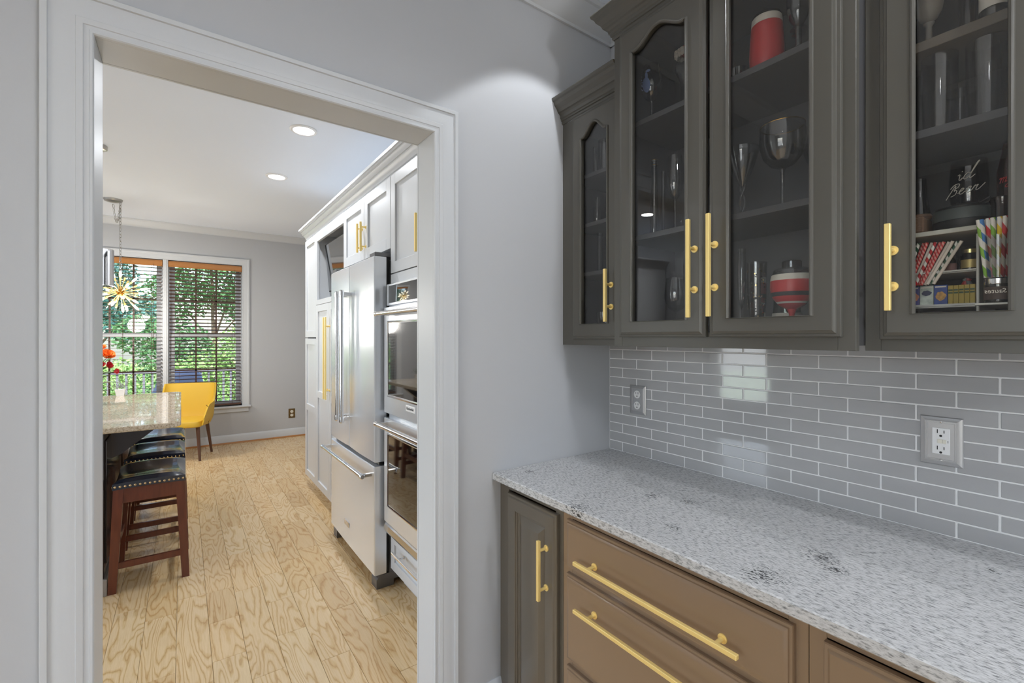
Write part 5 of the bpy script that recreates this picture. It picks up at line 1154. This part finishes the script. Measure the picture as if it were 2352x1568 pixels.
YB_ = mat('mustard_carton', (176, 152, 60), .5); BLUEB = mat('blue_carton', (52, 78, 150), .5); WGB = mat('pale_green_carton', (196, 204, 192), .5, vary=.25, bscale=90); PURP = mat('purple_carton', (96, 96, 150), .5, vary=.3, bscale=80)
DKGR = mat('dark_green_print', (60, 84, 52), .6)
for i in range(5):
    y = .2555 - .0085 * i
    o = tag(MB().box(1.352, y - .0040, 1.4858, 1.43, y + .0040, 1.5300 - .0004 * (i % 2), .0004).obj('seasoning_carton', YB_, at=(1.39, y, 1.4858)), 'mustard yellow carton on the lower rack tray, %s from the left of five' % ORD[i], 'carton', 'mustard seasoning cartons')
    MB().box(1.3513, y - .0034, 1.518, 1.3522, y + .0034, 1.5215).box(1.3513, y - .0034, 1.512, 1.3522, y + .0034, 1.5155).obj('printed_band', DKGR, o)
for (nm, l, y0, y1, m_, det) in (('snack_carton', 'blue snack carton with a golden cluster picture', .2605, .2825, BLUEB, mat('golden_crumb', (206, 158, 92), .7, vary=.3, bscale=200)), ('snack_carton', 'pale green and white carton with a dark oval badge', .2835, .3065, WGB, mat('dark_badge', (70, 74, 100), .5)), ('snack_carton', 'purple blue carton at the left end of the rack', .3075, .3260, PURP, mat('peach_print', (210, 150, 120), .6))):
    o = tag(MB().box(1.352, y0, 1.4858, 1.40, y1, 1.5325, .0005).obj(nm, m_, at=(1.375, (y0 + y1) / 2, 1.4858)), l, 'carton'); yc = (y0 + y1) / 2
    MB().add([(1.3516, yc + .0085 * cos(2 * pi * k / 18) * (1 + .12 * sin(5 * k)), (1.516 if nm and 'oval' in l else 1.508) + (.006 if 'oval' in l else .010) * sin(2 * pi * k / 18) * (1 + .12 * cos(4 * k))) for k in range(18)], [tuple(range(18))]).obj('picture', det, o)
    MB().box(1.3513, y0 + .002, 1.5270, 1.3521, y1 - .002, 1.5300).obj('title_print', CREAM, o)
# small bottles on the upper tray
o = vessel('extract_bottle', 'little dark capped bottle on the upper rack tray', 'bottle', 1.385, .2615, 1.5587, [(.0095, .0005), (.0098, .028), (.005, .036), (.005, .044)], SMOKE, 20); MB().lathe([(0, .044), (.006, .044), (.006, .058), (0, .058)], (1.385, .2615, 1.5587), 16).fixn().obj('cap', BLACK, o); MB().lathe([(.0100, .006), (.0102, .006), (.0102, .022), (.0100, .022)], (1.385, .2615, 1.5587), 20, closed=True).fixn().obj('label', mat('dusky_label', (150, 110, 104), .6), o)
o = vessel('extract_bottle', 'second capped bottle just behind the dark one on the rack', 'bottle', 1.41, .2520, 1.5587, [(.009, .0005), (.0092, .026), (.005, .034), (.005, .04)], SMOKE, 20); MB().lathe([(0, .04), (.0058, .04), (.0058, .053), (0, .053)], (1.41, .2520, 1.5587), 16).fixn().obj('cap', BLACK, o)
o = vessel('gold_jar', 'small jar with gold label and lid on the upper rack tray', 'jar', 1.38, .2300, 1.5587, [(.0135, .0005), (.0140, .004), (.0140, .034), (.0120, .040)], SMOKE, 24); MB().lathe([(0, .040), (.0130, .040), (.0130, .048), (0, .049)], (1.38, .2300, 1.5587), 20).fixn().obj('lid', mat('gold_lid', (206, 190, 130), .25, metal=.9), o); MB().lathe([(.0143, .008), (.0146, .008), (.0146, .026), (.0143, .026)], (1.38, .2300, 1.5587), 24, closed=True).fixn().obj('label', mat('gold_label', (190, 168, 104), .4, metal=.4), o)
for i, (y, m_, l) in enumerate(((.250, REDM, 'red candy tube leaning under the upper rack tray'), (.238, mat('grey_print_tube', (150, 150, 148), .5), 'grey printed tube leaning under the upper rack tray'))):
    t = MB(); t.m = Matrix.Translation((1.405 + .0, y, 1.5308 + .0)) @ Matrix.Rotation(radians(24 if i == 0 else -24), 4, 'X'); t.cyl((0.03, 0, .003), (0.03, 0, .021), .006, n=14); tag(t.obj('candy_tube', m_, at=(1.435, y, 1.53)), l, 'tube')
# straws
SW = [(striped_mat('straw_red', (232, 228, 220), (196, 40, 44), .040), 'red'), (striped_mat('straw_green', (232, 228, 220), (132, 184, 60), .040), 'green'), (striped_mat('straw_yellow', (232, 228, 220), (232, 196, 40), .040), 'yellow'), (striped_mat('straw_blue', (232, 228, 220), (70, 128, 196), .036), 'blue')]
DK = [(striped_mat('straw_holiday_green', (226, 224, 214), (36, 84, 58), .016, 1), 'holly green'), (striped_mat('straw_holiday_red', (226, 224, 214), (186, 34, 40), .018, 1), 'holiday red'), (striped_mat('straw_print_red', (196, 40, 42), (222, 150, 140), .008, 2), 'printed red'), (mat('straw_cream', (226, 214, 200), .6), 'cream')]
def straw_meshes(ms, L_, r): return [MB().lathe([(r, 0), (r, L_), (r * .82, L_), (r * .82, 0)], (0, 0, 0), 12, closed=True).fixn().mesh('drinking_straw', m_) for m_, _ in ms]
holder = vessel('straw_cup', 'clear cup holding the bright striped straws in the right cabinet', 'cup', 1.309, .1785, 1.5345, [(.0175, .0005), (.0175, .003), (.0200, .084)], PANE, th=.001)
sm_ = straw_meshes(SW, .118, .0038)
stw = [(-.016, 1, .10), (-.0165, 0, .08), (-.0115, 3, .10), (-.008, 0, .05), (-.003, 1, .03), (.003, 2, .0), (.008, 0, -.03), (.0135, 0, -.05), (-.010, 1, .07), (.0, 3, .0), (.006, 0, .02), (-.004, 2, .04), (.012, 1, -.02)]
for i, (dy, ci, tl) in enumerate(stw):
    row = 0 if i < 8 else 1
    o = put(sm_[ci], 'drinking_straw', (1.3035 + .0105 * row + .0015 * (i % 2), .1785 - dy * .93, 1.5365), None, (-tl * -1.0, 0, 0)); o.rotation_euler = (-(-tl), .0, i * 1.1) if False else (-tl, 0, 0)
    tag(o, '%s striped straw, %s from left in the %s row of the clear cup' % (SW[ci][1], ORD[sorted(q[0] for q in (stw[:8] if i < 8 else stw[8:])).index(dy)], 'front' if row == 0 else 'back'), 'straw', '%s straws in the cup, %s row' % (SW[ci][1], 'front' if row == 0 else 'back'))
jr = vessel('labelled_jar', 'dark jar with a silver lid and script label under the straw cup', 'jar', 1.309, .1785, 1.4858, [(.0190, .0005), (.0195, .003), (.0195, .036)], SMOKE)
MB().lathe([(0, .0365), (.0190, .0365), (.0194, .038), (.0194, .0470), (.0185, .0480), (0, .0480)], (1.309, .1785, 1.4858), 28).fixn().obj('lid', STEELH, jr)
MB().lathe([(.0198, .006), (.0200, .006), (.0200, .031), (.0198, .031)], (1.309, .1785, 1.4858), 28, closed=True).fixn().obj('label', mat('brown_label', (74, 60, 54), .6), jr)
text('Sautes', .0120, jr, (1.2885, .1785, 1.508), CREAM, 'lettering', flip=True, shear=.2)
sx_ = straw_meshes(DK, .098, .0032); rr = random.Random(31)
for i in range(15):
    y = .342 - .0052 * i; ci = (0, 0, 1, 0, 0, 2, 2, 3, 1, 2, 2, 3, 3, 0, 3)[i]
    o = put(sx_[ci], 'drinking_straw', (1.3415 + .0062 * (i % 2) - .0, y + .012, 1.5345 if i < 12 else 1.535), None, (radians(12 + 1.1 * i), 0, 0))
    tag(o, '%s paper straw, %s from the left in the leaning holiday bundle' % (DK[ci][1], ORD[i]), 'straw', '%s straws in the leaning bundle' % DK[ci][1])
